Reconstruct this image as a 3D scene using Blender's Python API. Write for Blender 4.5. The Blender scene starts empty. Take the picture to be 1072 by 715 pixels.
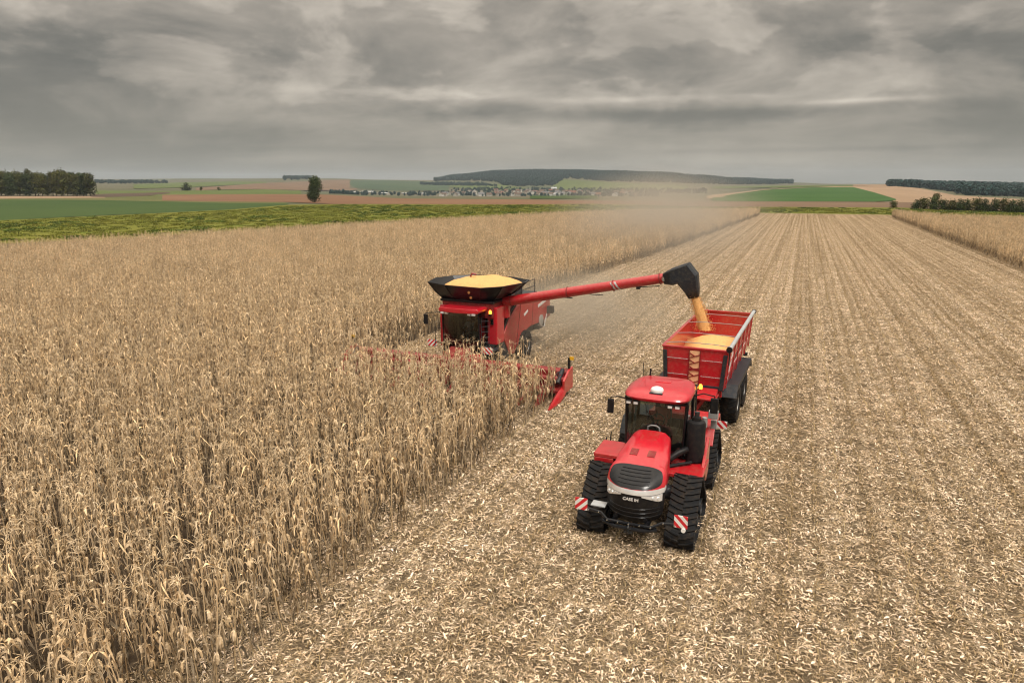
import bpy, math, random
from mathutils import Vector, Matrix, noise
R = math.radians
scene = bpy.context.scene
COL = scene.collection
rnd = random.Random(7)

# ------------------------------------------------------------------ camera
HC = 10.0
PSI = R(22.8); TH = R(13.03)
FWD = Vector((-math.sin(PSI)*math.cos(TH), math.cos(PSI)*math.cos(TH), -math.sin(TH)))
RT = Vector((math.cos(PSI), math.sin(PSI), 0))
UP = RT.cross(FWD)
cam_d = bpy.data.cameras.new('camera'); cam = bpy.data.objects.new('camera', cam_d); COL.objects.link(cam)
cam_d.sensor_width = 36; cam_d.lens = 715/1072*36; cam_d.clip_start = 0.1; cam_d.clip_end = 40000
M3 = Matrix((RT, UP, -FWD)).transposed()
cam.matrix_world = Matrix.Translation((0, 0, HC)) @ M3.to_4x4()
scene.camera = cam

def slope_dir(x, y):
    v = FWD + RT*((x-536)/715) + UP*((357.5-y)/715)
    h = math.hypot(v.x, v.y)
    return v.x/h, v.y/h, v.z/h
def project(X, Y, Z):
    v = Vector((X, Y, Z-HC)); d = v.dot(FWD)
    if d < 0.1: return None
    return 536+715*v.dot(RT)/d, 357.5-715*v.dot(UP)/d

# ------------------------------------------------------------------ helpers
def tag(o, label=None, cat=None, group=None, kind=None):
    if label: o['label'] = label
    if cat: o['category'] = cat
    if group: o['group'] = group
    if kind: o['kind'] = kind
    return o
def empty(name, loc, rz=0):
    o = bpy.data.objects.new(name, None); COL.objects.link(o)
    o.location = loc; o.rotation_euler = (0, 0, rz); o.empty_display_size = 0.3
    return o
def lerp(a, b, t): return a+(b-a)*t

class MB:
    def __init__(s): s.v = []; s.f = []; s.m = []; s.c = []
    def add(s, vs, fs, mi=0, col=None):
        b = len(s.v); s.v += [tuple(p) for p in vs]
        for f in fs:
            s.f.append([b+i for i in f]); s.m.append(mi); s.c.append(col or 1.0)
        return s
    def box(s, x0, x1, y0, y1, z0, z1, mi=0):
        vs = [(x, y, z) for z in (z0, z1) for y in (y0, y1) for x in (x0, x1)]
        return s.add(vs, [(0,2,3,1), (4,5,7,6), (0,1,5,4), (2,6,7,3), (0,4,6,2), (1,3,7,5)], mi)
    def loft(s, secs, mi=0, closed=True, cap=True):
        n = len(secs[0]); vs = [p for q in secs for p in q]; fs = []
        for k in range(len(secs)-1):
            for i in range(n if closed else n-1):
                j = (i+1) % n
                fs.append((k*n+i, k*n+j, (k+1)*n+j, (k+1)*n+i))
        if cap:
            fs.append(tuple(range(n))[::-1]); fs.append(tuple((len(secs)-1)*n+i for i in range(n)))
        return s.add(vs, fs, mi)
    def cyl(s, p0, p1, r0, r1=None, n=16, mi=0, cap=True):
        if r1 is None: r1 = r0
        p0 = Vector(p0); p1 = Vector(p1); a = (p1-p0).normalized()
        u = a.orthogonal().normalized(); w = a.cross(u)
        secs = [[p+(u*math.cos(2*math.pi*i/n)+w*math.sin(2*math.pi*i/n))*r for i in range(n)] for p, r in ((p0, r0), (p1, r1))]
        return s.loft(secs, mi, True, cap)
    def tube(s, pts, rs, n=8, mi=0, cap=True, col=None):
        pts = [Vector(p) for p in pts]
        if not isinstance(rs, (list, tuple)): rs = [rs]*len(pts)
        secs = []; u = None
        for k, p in enumerate(pts):
            a = (pts[min(k+1, len(pts)-1)]-pts[max(k-1, 0)])
            if a.length < 1e-6: a = Vector((0, 0, 1))
            a.normalize()
            u = a.orthogonal().normalized() if u is None else (u-a*u.dot(a)).normalized()
            w = a.cross(u)
            secs.append([p+(u*math.cos(2*math.pi*i/n)+w*math.sin(2*math.pi*i/n))*rs[k] for i in range(n)])
        b = len(s.f); s.loft(secs, mi, True, cap)
        if col:
            for i in range(b, len(s.f)): s.c[i] = col
        return s
    def prism(s, poly, a0, a1, ax='x', mi=0):
        f = {'x': lambda a, p: (a, p[0], p[1]), 'y': lambda a, p: (p[0], a, p[1]), 'z': lambda a, p: (p[0], p[1], a)}[ax]
        return s.loft([[f(a0, p) for p in poly], [f(a1, p) for p in poly]], mi)
    def lathe(s, prof, c, ax='x', n=28, mi=0):   # prof: (axial, radius)
        secs = []
        for a, r in prof:
            ring = []
            for i in range(n):
                t = 2*math.pi*i/n; q = (r*math.cos(t), r*math.sin(t))
                ring.append((c[0]+a, c[1]+q[0], c[2]+q[1]) if ax == 'x' else (c[0]+q[0], c[1]+a, c[2]+q[1]) if ax == 'y' else (c[0]+q[0], c[1]+q[1], c[2]+a))
            secs.append(ring)
        return s.loft(secs, mi)
    def mesh(s, name, mats, smooth=35, color=False):
        me = bpy.data.meshes.new(name); me.from_pydata(s.v, [], s.f)
        if not isinstance(mats, (list, tuple)): mats = [mats]
        for m in mats: me.materials.append(m)
        if len(mats) > 1: me.polygons.foreach_set('material_index', s.m)
        if color:
            at = me.attributes.new('tint', 'FLOAT_COLOR', 'FACE')
            buf = []
            for c in s.c:
                buf += [c, c, c, 1] if isinstance(c, float) else [c[0], c[1], c[2], 1]
            at.data.foreach_set('color', buf)
        if smooth is not None:
            me.shade_smooth()
            if smooth < 180: me.set_sharp_from_angle(angle=R(smooth))
        me.update()
        return me
    def build(s, name, mats, parent=None, bevel=0, smooth=35, color=False, seg=2):
        me = s.mesh(name, mats, smooth, color)
        o = bpy.data.objects.new(name, me); COL.objects.link(o)
        if parent: o.parent = parent
        if bevel:
            b = o.modifiers.new('bevel', 'BEVEL'); b.width = bevel; b.segments = seg; b.limit_method = 'ANGLE'; b.angle_limit = R(30)
            b.harden_normals = True
        return o

def fixn(o):
    import bmesh
    bm = bmesh.new(); bm.from_mesh(o.data); bmesh.ops.recalc_face_normals(bm, faces=bm.faces); bm.to_mesh(o.data); bm.free()
    return o

# ------------------------------------------------------------------ materials
class NT:
    def __init__(s, tree): s.t = tree; s.n = tree.nodes; s.l = tree.links
    def node(s, ty, **kw):
        n = s.n.new(ty)
        for k, v in kw.items(): setattr(n, k, v)
        return n
    def put(s, sock, val):
        if isinstance(val, bpy.types.NodeSocket): s.l.new(val, sock)
        else: sock.default_value = val
    def math(s, op, a, b=0.0, c=0.0, clamp=False):
        n = s.node('ShaderNodeMath', operation=op, use_clamp=clamp)
        s.put(n.inputs[0], a); s.put(n.inputs[1], b); s.put(n.inputs[2], c)
        return n.outputs[0]
    def noise(s, vec, scale, detail=4, rough=0.55, dist=0, out=0):
        n = s.node('ShaderNodeTexNoise')
        if vec is not None: s.l.new(vec, n.inputs['Vector'])
        n.inputs['Scale'].default_value = scale; n.inputs['Detail'].default_value = detail
        n.inputs['Roughness'].default_value = rough; n.inputs['Distortion'].default_value = dist
        return n.outputs[out]
    def ramp(s, fac, stops):
        n = s.node('ShaderNodeValToRGB'); s.put(n.inputs[0], fac)
        e = n.color_ramp.elements
        while len(e) < len(stops): e.new(0.5)
        for k, (p, c) in enumerate(stops):
            e[k].position = p; e[k].color = (c[0], c[1], c[2], 1)
        return n.outputs[0]
    def mix(s, fac, a, b, mode='MIX'):
        n = s.node('ShaderNodeMix', data_type='RGBA', blend_type=mode)
        s.put(n.inputs[0], fac)
        for i, v in ((6, a), (7, b)):
            s.put(n.inputs[i], v if isinstance(v, bpy.types.NodeSocket) else (v[0], v[1], v[2], 1))
        return n.outputs[2]
    def mapr(s, v, a, b, c=0.0, d=1.0, smooth=True):
        n = s.node('ShaderNodeMapRange', interpolation_type='SMOOTHSTEP' if smooth else 'LINEAR')
        s.put(n.inputs[0], v)
        for i, q in enumerate((a, b, c, d)): n.inputs[i+1].default_value = q
        return n.outputs[0]
    def scalevec(s, vec, sc):
        n = s.node('ShaderNodeVectorMath', operation='MULTIPLY'); s.l.new(vec, n.inputs[0]); n.inputs[1].default_value = sc
        return n.outputs[0]

def mat(name, col=(0.5, 0.5, 0.5), rough=0.6, metal=0.0, coat=0.0, dirt=0.0, emit=None, alpha=None, spec=None, dirtcol=(0.30, 0.22, 0.14), dscale=3.0):
    m = bpy.data.materials.new(name); m.use_nodes = True; nt = NT(m.node_tree)
    b = nt.n['Principled BSDF']
    b.inputs['Roughness'].default_value = rough; b.inputs['Metallic'].default_value = metal
    b.inputs['Coat Weight'].default_value = coat; b.inputs['Coat Roughness'].default_value = 0.12
    if spec is not None: b.inputs['Specular IOR Level'].default_value = spec
    g = nt.node('ShaderNodeNewGeometry')
    n1 = nt.noise(g.outputs['Position'], dscale, 6, 0.65)
    var = nt.mix(nt.mapr(n1, 0.3, 0.7), [c*0.9 for c in col], [min(1, c*1.08) for c in col])
    if dirt > 0:
        n2 = nt.noise(g.outputs['Position'], dscale*2.7, 8, 0.7)
        f = nt.math('MULTIPLY', nt.mapr(n2, 0.42, 0.72), dirt)
        var = nt.mix(f, var, dirtcol)
        nt.put(b.inputs['Roughness'], nt.math('ADD', nt.math('MULTIPLY', f, 0.5), rough, clamp=True))
    nt.put(b.inputs['Base Color'], var)
    if emit:
        b.inputs['Emission Color'].default_value = (*emit[:3], 1); b.inputs['Emission Strength'].default_value = emit[3]
    return m

def glassmat(name, tint=(0.75, 0.85, 0.82), amt=0.55, ior=1.6):
    m = bpy.data.materials.new(name); m.use_nodes = True; nt = NT(m.node_tree)
    out = nt.n['Material Output']; nt.n.remove(nt.n['Principled BSDF'])
    tr = nt.node('ShaderNodeBsdfTransparent'); tr.inputs[0].default_value = (tint[0]*amt, tint[1]*amt, tint[2]*amt, 1)
    gl = nt.node('ShaderNodeBsdfGlossy'); gl.inputs['Roughness'].default_value = 0.04; gl.inputs[0].default_value = (0.9, 0.95, 0.93, 1)
    fr = nt.node('ShaderNodeFresnel'); fr.inputs[0].default_value = ior
    mx = nt.node('ShaderNodeMixShader'); nt.l.new(fr.outputs[0], mx.inputs[0]); nt.l.new(tr.outputs[0], mx.inputs[1]); nt.l.new(gl.outputs[0], mx.inputs[2])
    nt.l.new(mx.outputs[0], out.inputs[0])
    return m

def stripemat(name, sgn, period=0.2, x0=0.0):
    m = bpy.data.materials.new(name); m.use_nodes = True; nt = NT(m.node_tree); b = nt.n['Principled BSDF']
    tc = nt.node('ShaderNodeTexCoord'); sp = nt.node('ShaderNodeSeparateXYZ'); nt.l.new(tc.outputs['Object'], sp.inputs[0])
    t = nt.math('ADD', nt.math('MULTIPLY', sp.outputs[0], sgn), sp.outputs[2])
    fr = nt.math('FRACT', nt.math('ADD', nt.math('DIVIDE', t, period), x0))
    k = nt.math('GREATER_THAN', fr, 0.5)
    nt.put(b.inputs['Base Color'], nt.mix(k, (0.62, 0.02, 0.03), (0.80, 0.80, 0.78)))
    b.inputs['Roughness'].default_value = 0.35
    return m

def leafmat(name, base, hue_var, rough=0.75, trans=0.0, scale=0.15, obj_rand=0.25, lanes=False):
    """plant tissue: per leaf tint attribute x per plant random x broad field variation"""
    m = bpy.data.materials.new(name); m.use_nodes = True; nt = NT(m.node_tree); b = nt.n['Principled BSDF']
    at = nt.node('ShaderNodeAttribute', attribute_name='tint')
    g = nt.node('ShaderNodeNewGeometry'); oi = nt.node('ShaderNodeObjectInfo')
    c = nt.mix(1.0, at.outputs['Color'], base, 'MULTIPLY')
    n1 = nt.noise(g.outputs['Position'], scale, 3, 0.6)
    c = nt.mix(nt.mapr(n1, 0.3, 0.7), c, nt.mix(1.0, c, hue_var, 'MULTIPLY'))
    if lanes:   # windrows and wheel lanes: more or less pale husk along the driving direction
        l1 = nt.noise(nt.scalevec(g.outputs['Position'], (1.0, 0.006, 0.0)), 0.9, 4, 0.75)
        l2 = nt.noise(g.outputs['Position'], 0.9, 4, 0.6)
        lm = nt.math('ADD', nt.math('MULTIPLY', l1, .7), nt.math('MULTIPLY', l2, .3))
        c = nt.mix(nt.mapr(lm, 0.36, 0.62), nt.mix(1.0, c, (0.68, 0.64, 0.56), 'MULTIPLY'), nt.mix(1.0, c, (1.10, 1.10, 1.10), 'MULTIPLY'))
    r = nt.math('ADD', nt.math('MULTIPLY', oi.outputs['Random'], obj_rand), 1.0-obj_rand/2)
    hs = nt.node('ShaderNodeHueSaturation'); nt.l.new(c, hs.inputs['Color']); nt.l.new(r, hs.inputs['Value'])
    nt.l.new(hs.outputs[0], b.inputs['Base Color'])
    b.inputs['Roughness'].default_value = rough; b.inputs['Specular IOR Level'].default_value = 0.25
    if trans:
        t = nt.node('ShaderNodeBsdfTranslucent'); nt.l.new(hs.outputs[0], t.inputs[0])
        mx = nt.node('ShaderNodeMixShader'); mx.inputs[0].default_value = trans
        nt.l.new(b.outputs[0], mx.inputs[1]); nt.l.new(t.outputs[0], mx.inputs[2])
        nt.l.new(mx.outputs[0], nt.n['Material Output'].inputs[0])
    return m

M = {}
M['red'] = mat('red_paint', (0.50, 0.004, 0.018), 0.30, coat=0.7, dirt=0.12, dirtcol=(.36, .20, .13))
M['red_dusty'] = mat('dusty_red_paint', (0.38, 0.010, 0.014), 0.40, coat=0.25, dirt=0.40, dscale=1.6)
M['red_box'] = mat('trailer_red_paint', (0.44, 0.006, 0.014), 0.32, coat=0.7, dirt=0.22)
M['red_dark'] = mat('dark_red_paint', (0.22, 0.006, 0.010), 0.45, dirt=0.3)
M['black'] = mat('black_plastic', (0.008, 0.008, 0.010), 0.5, dirt=0.06, spec=.25)
M['gloss'] = mat('gloss_black', (0.005, 0.006, 0.009), 0.28, coat=0.12, dirt=0.04, spec=.3)
M['rubber'] = mat('rubber', (0.008, 0.009, 0.011), 0.7, dirt=0.45, dirtcol=(0.085, 0.062, 0.042), dscale=2.2, spec=.2)
M['frame'] = mat('dark_grey_metal', (0.020, 0.026, 0.034), 0.45, 0.1, dirt=0.16, spec=.3)
M['steel'] = mat('bright_steel', (0.55, 0.56, 0.57), 0.25, 0.9, dirt=0.1)
M['chrome'] = mat('silver_trim', (0.80, 0.81, 0.83), 0.2, 0.35)
M['grey'] = mat('grey_paint', (0.28, 0.29, 0.30), 0.5, dirt=0.3)
M['white'] = mat('white_paint', (0.8, 0.8, 0.8), 0.4)
M['glass'] = glassmat('cab_glass', amt=0.85, ior=1.9)
M['dglass'] = glassmat('dark_glass', (0.62, 0.88, 0.84), 0.5, 2.0)
M['mirror'] = mat('mirror_glass', (0.35, 0.4, 0.45), 0.05, 1.0)
M['lens'] = mat('lamp_lens', (0.75, 0.78, 0.8), 0.1, 0.3)
M['amber'] = mat('amber_beacon', (0.9, 0.30, 0.02), 0.3, emit=(1.0, 0.32, 0.03, 2.2))
M['yellow'] = mat('yellow_marker', (0.75, 0.42, 0.02), 0.4)
M['grain'] = mat('maize_grain', (0.76, 0.43, 0.155), 0.7, dscale=9)
_nt = NT(M['grain'].node_tree); _g = _nt.node('ShaderNodeNewGeometry'); _b = _nt.node('ShaderNodeBump'); _b.inputs['Strength'].default_value = .9; _b.inputs['Distance'].default_value = .05
_nt.l.new(_nt.noise(_g.outputs['Position'], 22, 4, .7), _b.inputs['Height']); _nt.l.new(_b.outputs[0], _nt.n['Principled BSDF'].inputs['Normal'])
M['window_grain'] = mat('grain_behind_window', (0.80, 0.46, 0.25), 0.5, dscale=9)
M['rim'] = mat('silver_rim', (0.42, 0.42, 0.42), 0.45, 0.3, dirt=0.5)
M['cabtrim'] = mat('cab_trim', (0.42, 0.40, 0.36), 0.7)
M['tarp'] = mat('grey_tarp', (0.38, 0.40, 0.42), 0.55, dirt=0.3)
M['stripe_up'] = stripemat('warning_stripe_up', -1.0, .25, .1)
M['stripe_dn'] = stripemat('warning_stripe_down', 1.0, .25, .1)
M['skin'] = mat('skin', (0.55, 0.32, 0.24), 0.5)
M['cloth_blue'] = mat('blue_cloth', (0.20, 0.30, 0.42), 0.85)
M['cloth_dark'] = mat('dark_cloth', (0.04, 0.045, 0.06), 0.9)
M['cloth_red'] = mat('red_cloth', (0.35, 0.04, 0.04), 0.9)
M['hair'] = mat('brown_hair', (0.05, 0.03, 0.02), 0.7)
# ------------------------------------------------------------------ sky and light
w = bpy.data.worlds.new('World'); scene.world = w; w.use_nodes = True
nt = NT(w.node_tree); bg = nt.n['Background']; bg.inputs['Strength'].default_value = 0.1
SUN_EL, SUN_AZ = R(62), R(130)      # azimuth measured clockwise from +Y
tc = nt.node('ShaderNodeTexCoord'); sep = nt.node('ShaderNodeSeparateXYZ'); nt.l.new(tc.outputs['Generated'], sep.inputs[0])
X, Y, Z = sep.outputs
zz = nt.math('ADD', nt.math('MAXIMUM', Z, 0.0), 0.13)
cu = nt.math('DIVIDE', X, zz); cv = nt.math('DIVIDE', Y, zz)
cmb = nt.node('ShaderNodeCombineXYZ'); nt.l.new(cu, cmb.inputs[0]); nt.l.new(cv, cmb.inputs[1]); cmb.inputs[2].default_value = 3.3
P = cmb.outputs[0]
rot = nt.node('ShaderNodeVectorRotate', rotation_type='Z_AXIS'); nt.l.new(P, rot.inputs['Vector']); rot.inputs['Angle'].default_value = -PSI
P = rot.outputs[0]
big = nt.noise(nt.scalevec(P, (0.32, 0.42, 1)), 1.0, 3, 0.5, 0.4)
mid = nt.noise(nt.scalevec(P, (0.75, 1.25, 1)), 1.0, 9, 0.60, 0.5)
# azimuth from the camera heading (radians, right positive) and elevation, to place the long flat clouds low over the hills
rd = nt.node('ShaderNodeVectorRotate', rotation_type='Z_AXIS'); nt.l.new(tc.outputs['Generated'], rd.inputs['Vector']); rd.inputs['Angle'].default_value = -PSI
s2 = nt.node('ShaderNodeSeparateXYZ'); nt.l.new(rd.outputs[0], s2.inputs[0])
AZ = nt.math('ARCTAN2', s2.outputs[0], s2.outputs[1]); EL = nt.math('ARCSINE', s2.outputs[2])
wob = nt.noise(nt.scalevec(tc.outputs['Generated'], (12, 12, 34)), 1.0, 6, 0.6)
wobc = nt.math('SUBTRACT', wob, 0.5)
def blob(px, py, wx, wy, amp, wobble=0.02, tilt=0.0):
    a0 = math.atan((px-536)/734); e0 = math.atan((192-py)/734*math.cos(a0)); wa = wx/734*math.cos(a0)**2; we = wy/734*math.cos(a0)
    da = nt.math('SUBTRACT', AZ, a0)
    de = nt.math('SUBTRACT', nt.math('SUBTRACT', EL, e0), nt.math('MULTIPLY', da, tilt))
    de = nt.math('ADD', de, nt.math('MULTIPLY', wobc, wobble))
    q = nt.math('ADD', nt.math('POWER', nt.math('ABSOLUTE', nt.math('DIVIDE', da, wa)), 2.0), nt.math('POWER', nt.math('ABSOLUTE', nt.math('DIVIDE', de, we)), 2.0))
    return nt.math('MULTIPLY', nt.math('EXPONENT', nt.math('MULTIPLY', q, -1.0)), amp)
L = nt.math('ADD', nt.math('MULTIPLY', nt.math('SUBTRACT', big, 0.5), 0.45), nt.math('MULTIPLY', nt.math('SUBTRACT', mid, 0.5), 1.25))
lump = nt.node('ShaderNodeCombineXYZ'); nt.l.new(nt.math('MULTIPLY', AZ, 5.2), lump.inputs[0]); nt.l.new(nt.math('MULTIPLY', EL, 11.0), lump.inputs[1]); lump.inputs[2].default_value = 5.7
lu = nt.noise(lump.outputs[0], 1.0, 9, 0.58, 0.35)
L = nt.math('ADD', nt.math('MULTIPLY', L, 0.30), nt.math('MULTIPLY', nt.math('MULTIPLY', nt.math('SUBTRACT', lu, 0.5), nt.mapr(EL, 0.02, 0.14, 0.45, 1.0)), 1.0))
br = nt.mapr(nt.noise(lump.outputs[0], 1.35, 10, 0.52, 0.2), 0.47, 0.56)
L = nt.math('ADD', L, nt.math('MULTIPLY', nt.math('MULTIPLY', nt.math('SUBTRACT', br, .5), nt.mapr(EL, 0.05, 0.16, 0.25, 1.0)), 0.13))
L = nt.math('ADD', L, 0.44)
for bl in ((730, 123, 200, 8, -0.24, 0.012), (890, 110, 70, 2.8, 0.24, 0.004), (450, 103, 110, 6, 0.22, 0.045), (650, 109, 110, 3, 0.14, 0.012), (440, 121, 110, 6, -0.14, 0.02), (1060, 100, 90, 120, -0.16, 0.05),
           (60, 70, 190, 55, -0.18, 0.08), (90, 150, 260, 40, -0.16, 0.04), (940, 62, 110, 22, -0.14, 0.06), (860, 158, 170, 2.5, -0.10, 0.006),
           (600, 30, 300, 60, 0.10, 0.06), (200, 35, 90, 14, -0.12, 0.05), (80, 22, 120, 14, 0.12, 0.05), (760, 168, 260, 10, 0.07, 0.02), (1040, 10, 90, 25, -0.12, 0.05)):
    L = nt.math('ADD', L, blob(*bl))
cl = nt.ramp(L, [(0.0, (0.060, 0.056, 0.045)), (0.25, (0.108, 0.098, 0.079)), (0.45, (0.200, 0.176, 0.143)), (0.65, (0.310, 0.274, 0.226)), (0.9, (0.46, 0.415, 0.35))])
hz = nt.mapr(EL, 0.0, 0.10)
cl = nt.mix(hz, nt.mix(0.4, cl, (0.175, 0.160, 0.136)), cl)
zen = nt.math('MULTIPLY', nt.mapr(EL, 0.30, 1.0, 1.0, 5.2), 10.0)
vm = nt.node('ShaderNodeVectorMath', operation='SCALE'); nt.l.new(cl, vm.inputs[0]); nt.l.new(zen, vm.inputs['Scale'])
sky = nt.node('ShaderNodeTexSky', sky_type='NISHITA'); sky.sun_disc = False; sky.sun_elevation = SUN_EL; sky.sun_rotation = SUN_AZ
nt.l.new(nt.mix(0.96, sky.outputs[0], vm.outputs[0]), bg.inputs[0])
sd = bpy.data.lights.new('sun', 'SUN'); sd.energy = 1.5; sd.angle = R(14); sd.color = (1.0, 0.94, 0.86)
so = bpy.data.objects.new('sun', sd); COL.objects.link(so)
dirv = Vector((math.sin(SUN_AZ)*math.cos(SUN_EL), math.cos(SUN_AZ)*math.cos(SUN_EL), math.sin(SUN_EL)))
so.rotation_euler = dirv.to_track_quat('Z', 'Y').to_euler(); so.location = (30, -30, 60)
scene.view_settings.view_transform = 'Standard'; scene.view_settings.look = 'None'; scene.view_settings.gamma = 1; scene.view_settings.exposure = 0.85
scene.view_settings.use_curve_mapping = False
scene.cycles.use_denoising = True; scene.cycles.filter_width = 1.15
scene.cycles.max_bounces = 6; scene.cycles.diffuse_bounces = 3; scene.cycles.glossy_bounces = 3; scene.cycles.transparent_max_bounces = 8; scene.cycles.volume_bounces = 0
scene.cycles.volume_step_rate = 2.0

# ------------------------------------------------------------------ terrain
KD = [0, 460, 900, 1200, 1700, 2300, 3000, 3600, 5000, 9000]
TAB = {  # photo column -> image row of the ground at each distance from 900 m on
 -500: (201,198,196,193,191,190,190,190.5), 0: (201,198,196,193,191,189.5,188.8,190), 120: (201,198,196,193,191,190,187.8,190.5),
 215: (200,198,196,193.5,191.5,190.3,187.0,190.5), 300: (200,199,197,193,189,187,187.2,190.5), 345: (203,204,203,196,190,187,188,190.5),
 400: (205,206,205,198,191,188.5,189,190.5), 455: (206,207,206,200,193,189.5,189,190.5), 480: (206,208,206,200,192,186,186,190.5),
 520: (206,208,206,199,189,181.8,184,190.5), 600: (206,208,206,199,188,181.0,183,190.5), 690: (206,208,206,200,190,183.5,185,190.5),
 560: (206,208,206,199,188,180.7,183,190.5), 640: (206,208,206,199.5,189,182.0,184,190.5), 730: (206,207,205,200,192,186.6,188,190.5), 770: (204,203,202,198,194.5,189.6,190,191), 820: (199.5,196,195.5,195,194.5,191.6,191,192),
 880: (198.5,195,194.5,194,193.6,193.2,192.8,192.6), 930: (200,196.5,194.5,194,193.6,193.2,192.8,192.6), 1000: (205,201,196.5,195,194,193,192,192),
 1072: (207.5,205,199,196,194,192.5,191,191), 1400: (208,205,200,197,194,192,191,191)}
TX = sorted(TAB); TZ = {}
for x in TX:
    s0 = [slope_dir(x, y)[2] for y in TAB[x]]
    TZ[x] = [0.0, 0.0]+[HC+d*s for d, s in zip(KD[2:], s0)]
def sm(t): return t*t*(3-2*t)
def interp_d(zs, d):
    if d >= KD[-1]: return zs[-1]
    for k in range(len(KD)-1):
        if d <= KD[k+1]:
            t = (d-KD[k])/(KD[k+1]-KD[k])
            m0 = (zs[k+1]-zs[max(k-1, 0)])/(KD[k+1]-KD[max(k-1, 0)]) if k > 0 else 0
            k2 = min(k+2, len(KD)-1)
            m1 = (zs[k2]-zs[k])/(KD[k2]-KD[k]) if k > 0 else 0
            h = KD[k+1]-KD[k]
            return (2*t**3-3*t*t+1)*zs[k]+(t**3-2*t*t+t)*h*m0+(3*t*t-2*t**3)*zs[k+1]+(t**3-t*t)*h*m1
def height(x, y):
    d = math.hypot(x, y)
    if d <= 460: return 0.0
    az = math.atan2(x, y)+PSI
    if az > math.pi: az -= 2*math.pi
    az = max(-R(60), min(R(55), az))
    col = 536+734*math.tan(az)
    col = max(TX[0], min(TX[-1], col))
    for k in range(len(TX)-1):
        if col <= TX[k+1]:
            t = sm((col-TX[k])/(TX[k+1]-TX[k]))
            return lerp(interp_d(TZ[TX[k]], d), interp_d(TZ[TX[k+1]], d), t)
def at(x, y):
    """ground point seen at a place of the photo"""
    vx, vy, vz = slope_dir(x, y); d = 20.0; step = 8
    if vz < 0 and -HC/vz < 460: d = -HC/vz; return (vx*d, vy*d, 0.0, d)
    d = 440.0; pd = d
    while d < 9000:
        if HC+vz*d <= height(vx*d, vy*d):
            a, b = pd, d
            for _ in range(14):
                m = (a+b)/2
                if HC+vz*m <= height(vx*m, vy*m): b = m
                else: a = m
            return (vx*b, vy*b, height(vx*b, vy*b), b)
        pd = d; d += 6+d*0.004
    return None

def groundmat(name, c1, c2, scale=0.05, c3=None, detail=6, stripes=0.0, rough=0.95, vec_scale=(1, 1, 1), bump=0.0):
    m = bpy.data.materials.new(name); m.use_nodes = True; nt = NT(m.node_tree); b = nt.n['Principled BSDF']
    g = nt.node('ShaderNodeNewGeometry'); P = nt.scalevec(g.outputs['Position'], vec_scale)
    n = nt.noise(P, scale, detail, 0.6, 0.3)
    c = nt.mix(nt.mapr(n, 0.35, 0.65), c1, c2)
    if c3: c = nt.mix(nt.mapr(nt.noise(P, scale*5.3, 6, 0.7), 0.52, 0.68), c, c3)
    nt.put(b.inputs['Base Color'], c); b.inputs['Roughness'].default_value = rough; b.inputs['Specular IOR Level'].default_value = 0.15
    return m
G = {
 'painted_shade_soil': groundmat('crop_soil_painted_shade', (0.040, 0.028, 0.018), (0.065, 0.046, 0.030), 0.8, (0.11, 0.08, 0.05), 8),  # soil colour darkened to stand in for shade beneath the crop
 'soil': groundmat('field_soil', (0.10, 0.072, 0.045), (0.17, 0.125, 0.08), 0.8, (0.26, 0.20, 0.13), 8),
 'land': groundmat('rolling_land', (0.075, 0.085, 0.045), (0.115, 0.10, 0.065), 0.004, None, 6),
 'yellowgreen': groundmat('cover_crop_green', (0.118, 0.132, 0.017), (0.150, 0.142, 0.021), 0.02, (0.115, 0.145, 0.018), 5),
 'green': groundmat('young_crop_green', (0.034, 0.064, 0.016), (0.046, 0.076, 0.020), 0.01, None, 6),
 'green2': groundmat('pale_crop_green', (0.075, 0.10, 0.030), (0.095, 0.12, 0.036), 0.008, None, 6),
 'olive': groundmat('olive_meadow', (0.085, 0.095, 0.032), (0.115, 0.11, 0.042), 0.008, None, 6),
 'brown': groundmat('ploughed_brown', (0.125, 0.080, 0.052), (0.165, 0.11, 0.07), 0.01, None, 6),
 'red': groundmat('ploughed_reddish', (0.145, 0.078, 0.045), (0.18, 0.10, 0.058), 0.01, None, 6),
 'darkbrown': groundmat('dark_ploughed', (0.07, 0.05, 0.036), (0.09, 0.062, 0.045), 0.01, None, 6),
 'tan': groundmat('tan_stubble', (0.24, 0.165, 0.105), (0.28, 0.195, 0.125), 0.008, None, 6),
 'bgreen': groundmat('bright_green_crop', (0.032, 0.080, 0.018), (0.042, 0.092, 0.022), 0.008, None, 6),
 'teal': groundmat('far_hill_green', (0.040, 0.068, 0.036), (0.055, 0.080, 0.040), 0.004, None, 6),
 'strip': groundmat('pale_field_edge', (0.30, 0.22, 0.13), (0.36, 0.27, 0.16), 0.2, None, 6),
}
# one ground sheet, rings of growing size out to 9 km
mb = MB(); rings = [0, 40, 90, 160, 250, 340, 430, 460]
d = 460.0
while d < 9000: d *= 1.035; rings.append(d)
NA = 720
vs = [(0, 0, -0.06)]
for r in rings[1:]:
    for i in range(NA):
        a = 2*math.pi*i/NA; x, y = r*math.sin(a), r*math.cos(a); vs.append((x, y, height(x, y)-0.06))
fs = [(0, 1+(i+1) % NA, 1+i) for i in range(NA)]
for k in range(len(rings)-2):
    for i in range(NA):
        j = (i+1) % NA; fs.append((1+k*NA+i, 1+k*NA+j, 1+(k+1)*NA+j, 1+(k+1)*NA+i))
mb.add(vs, fs); tag(mb.build('ground', G['land'], smooth=180), kind='structure')

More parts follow.
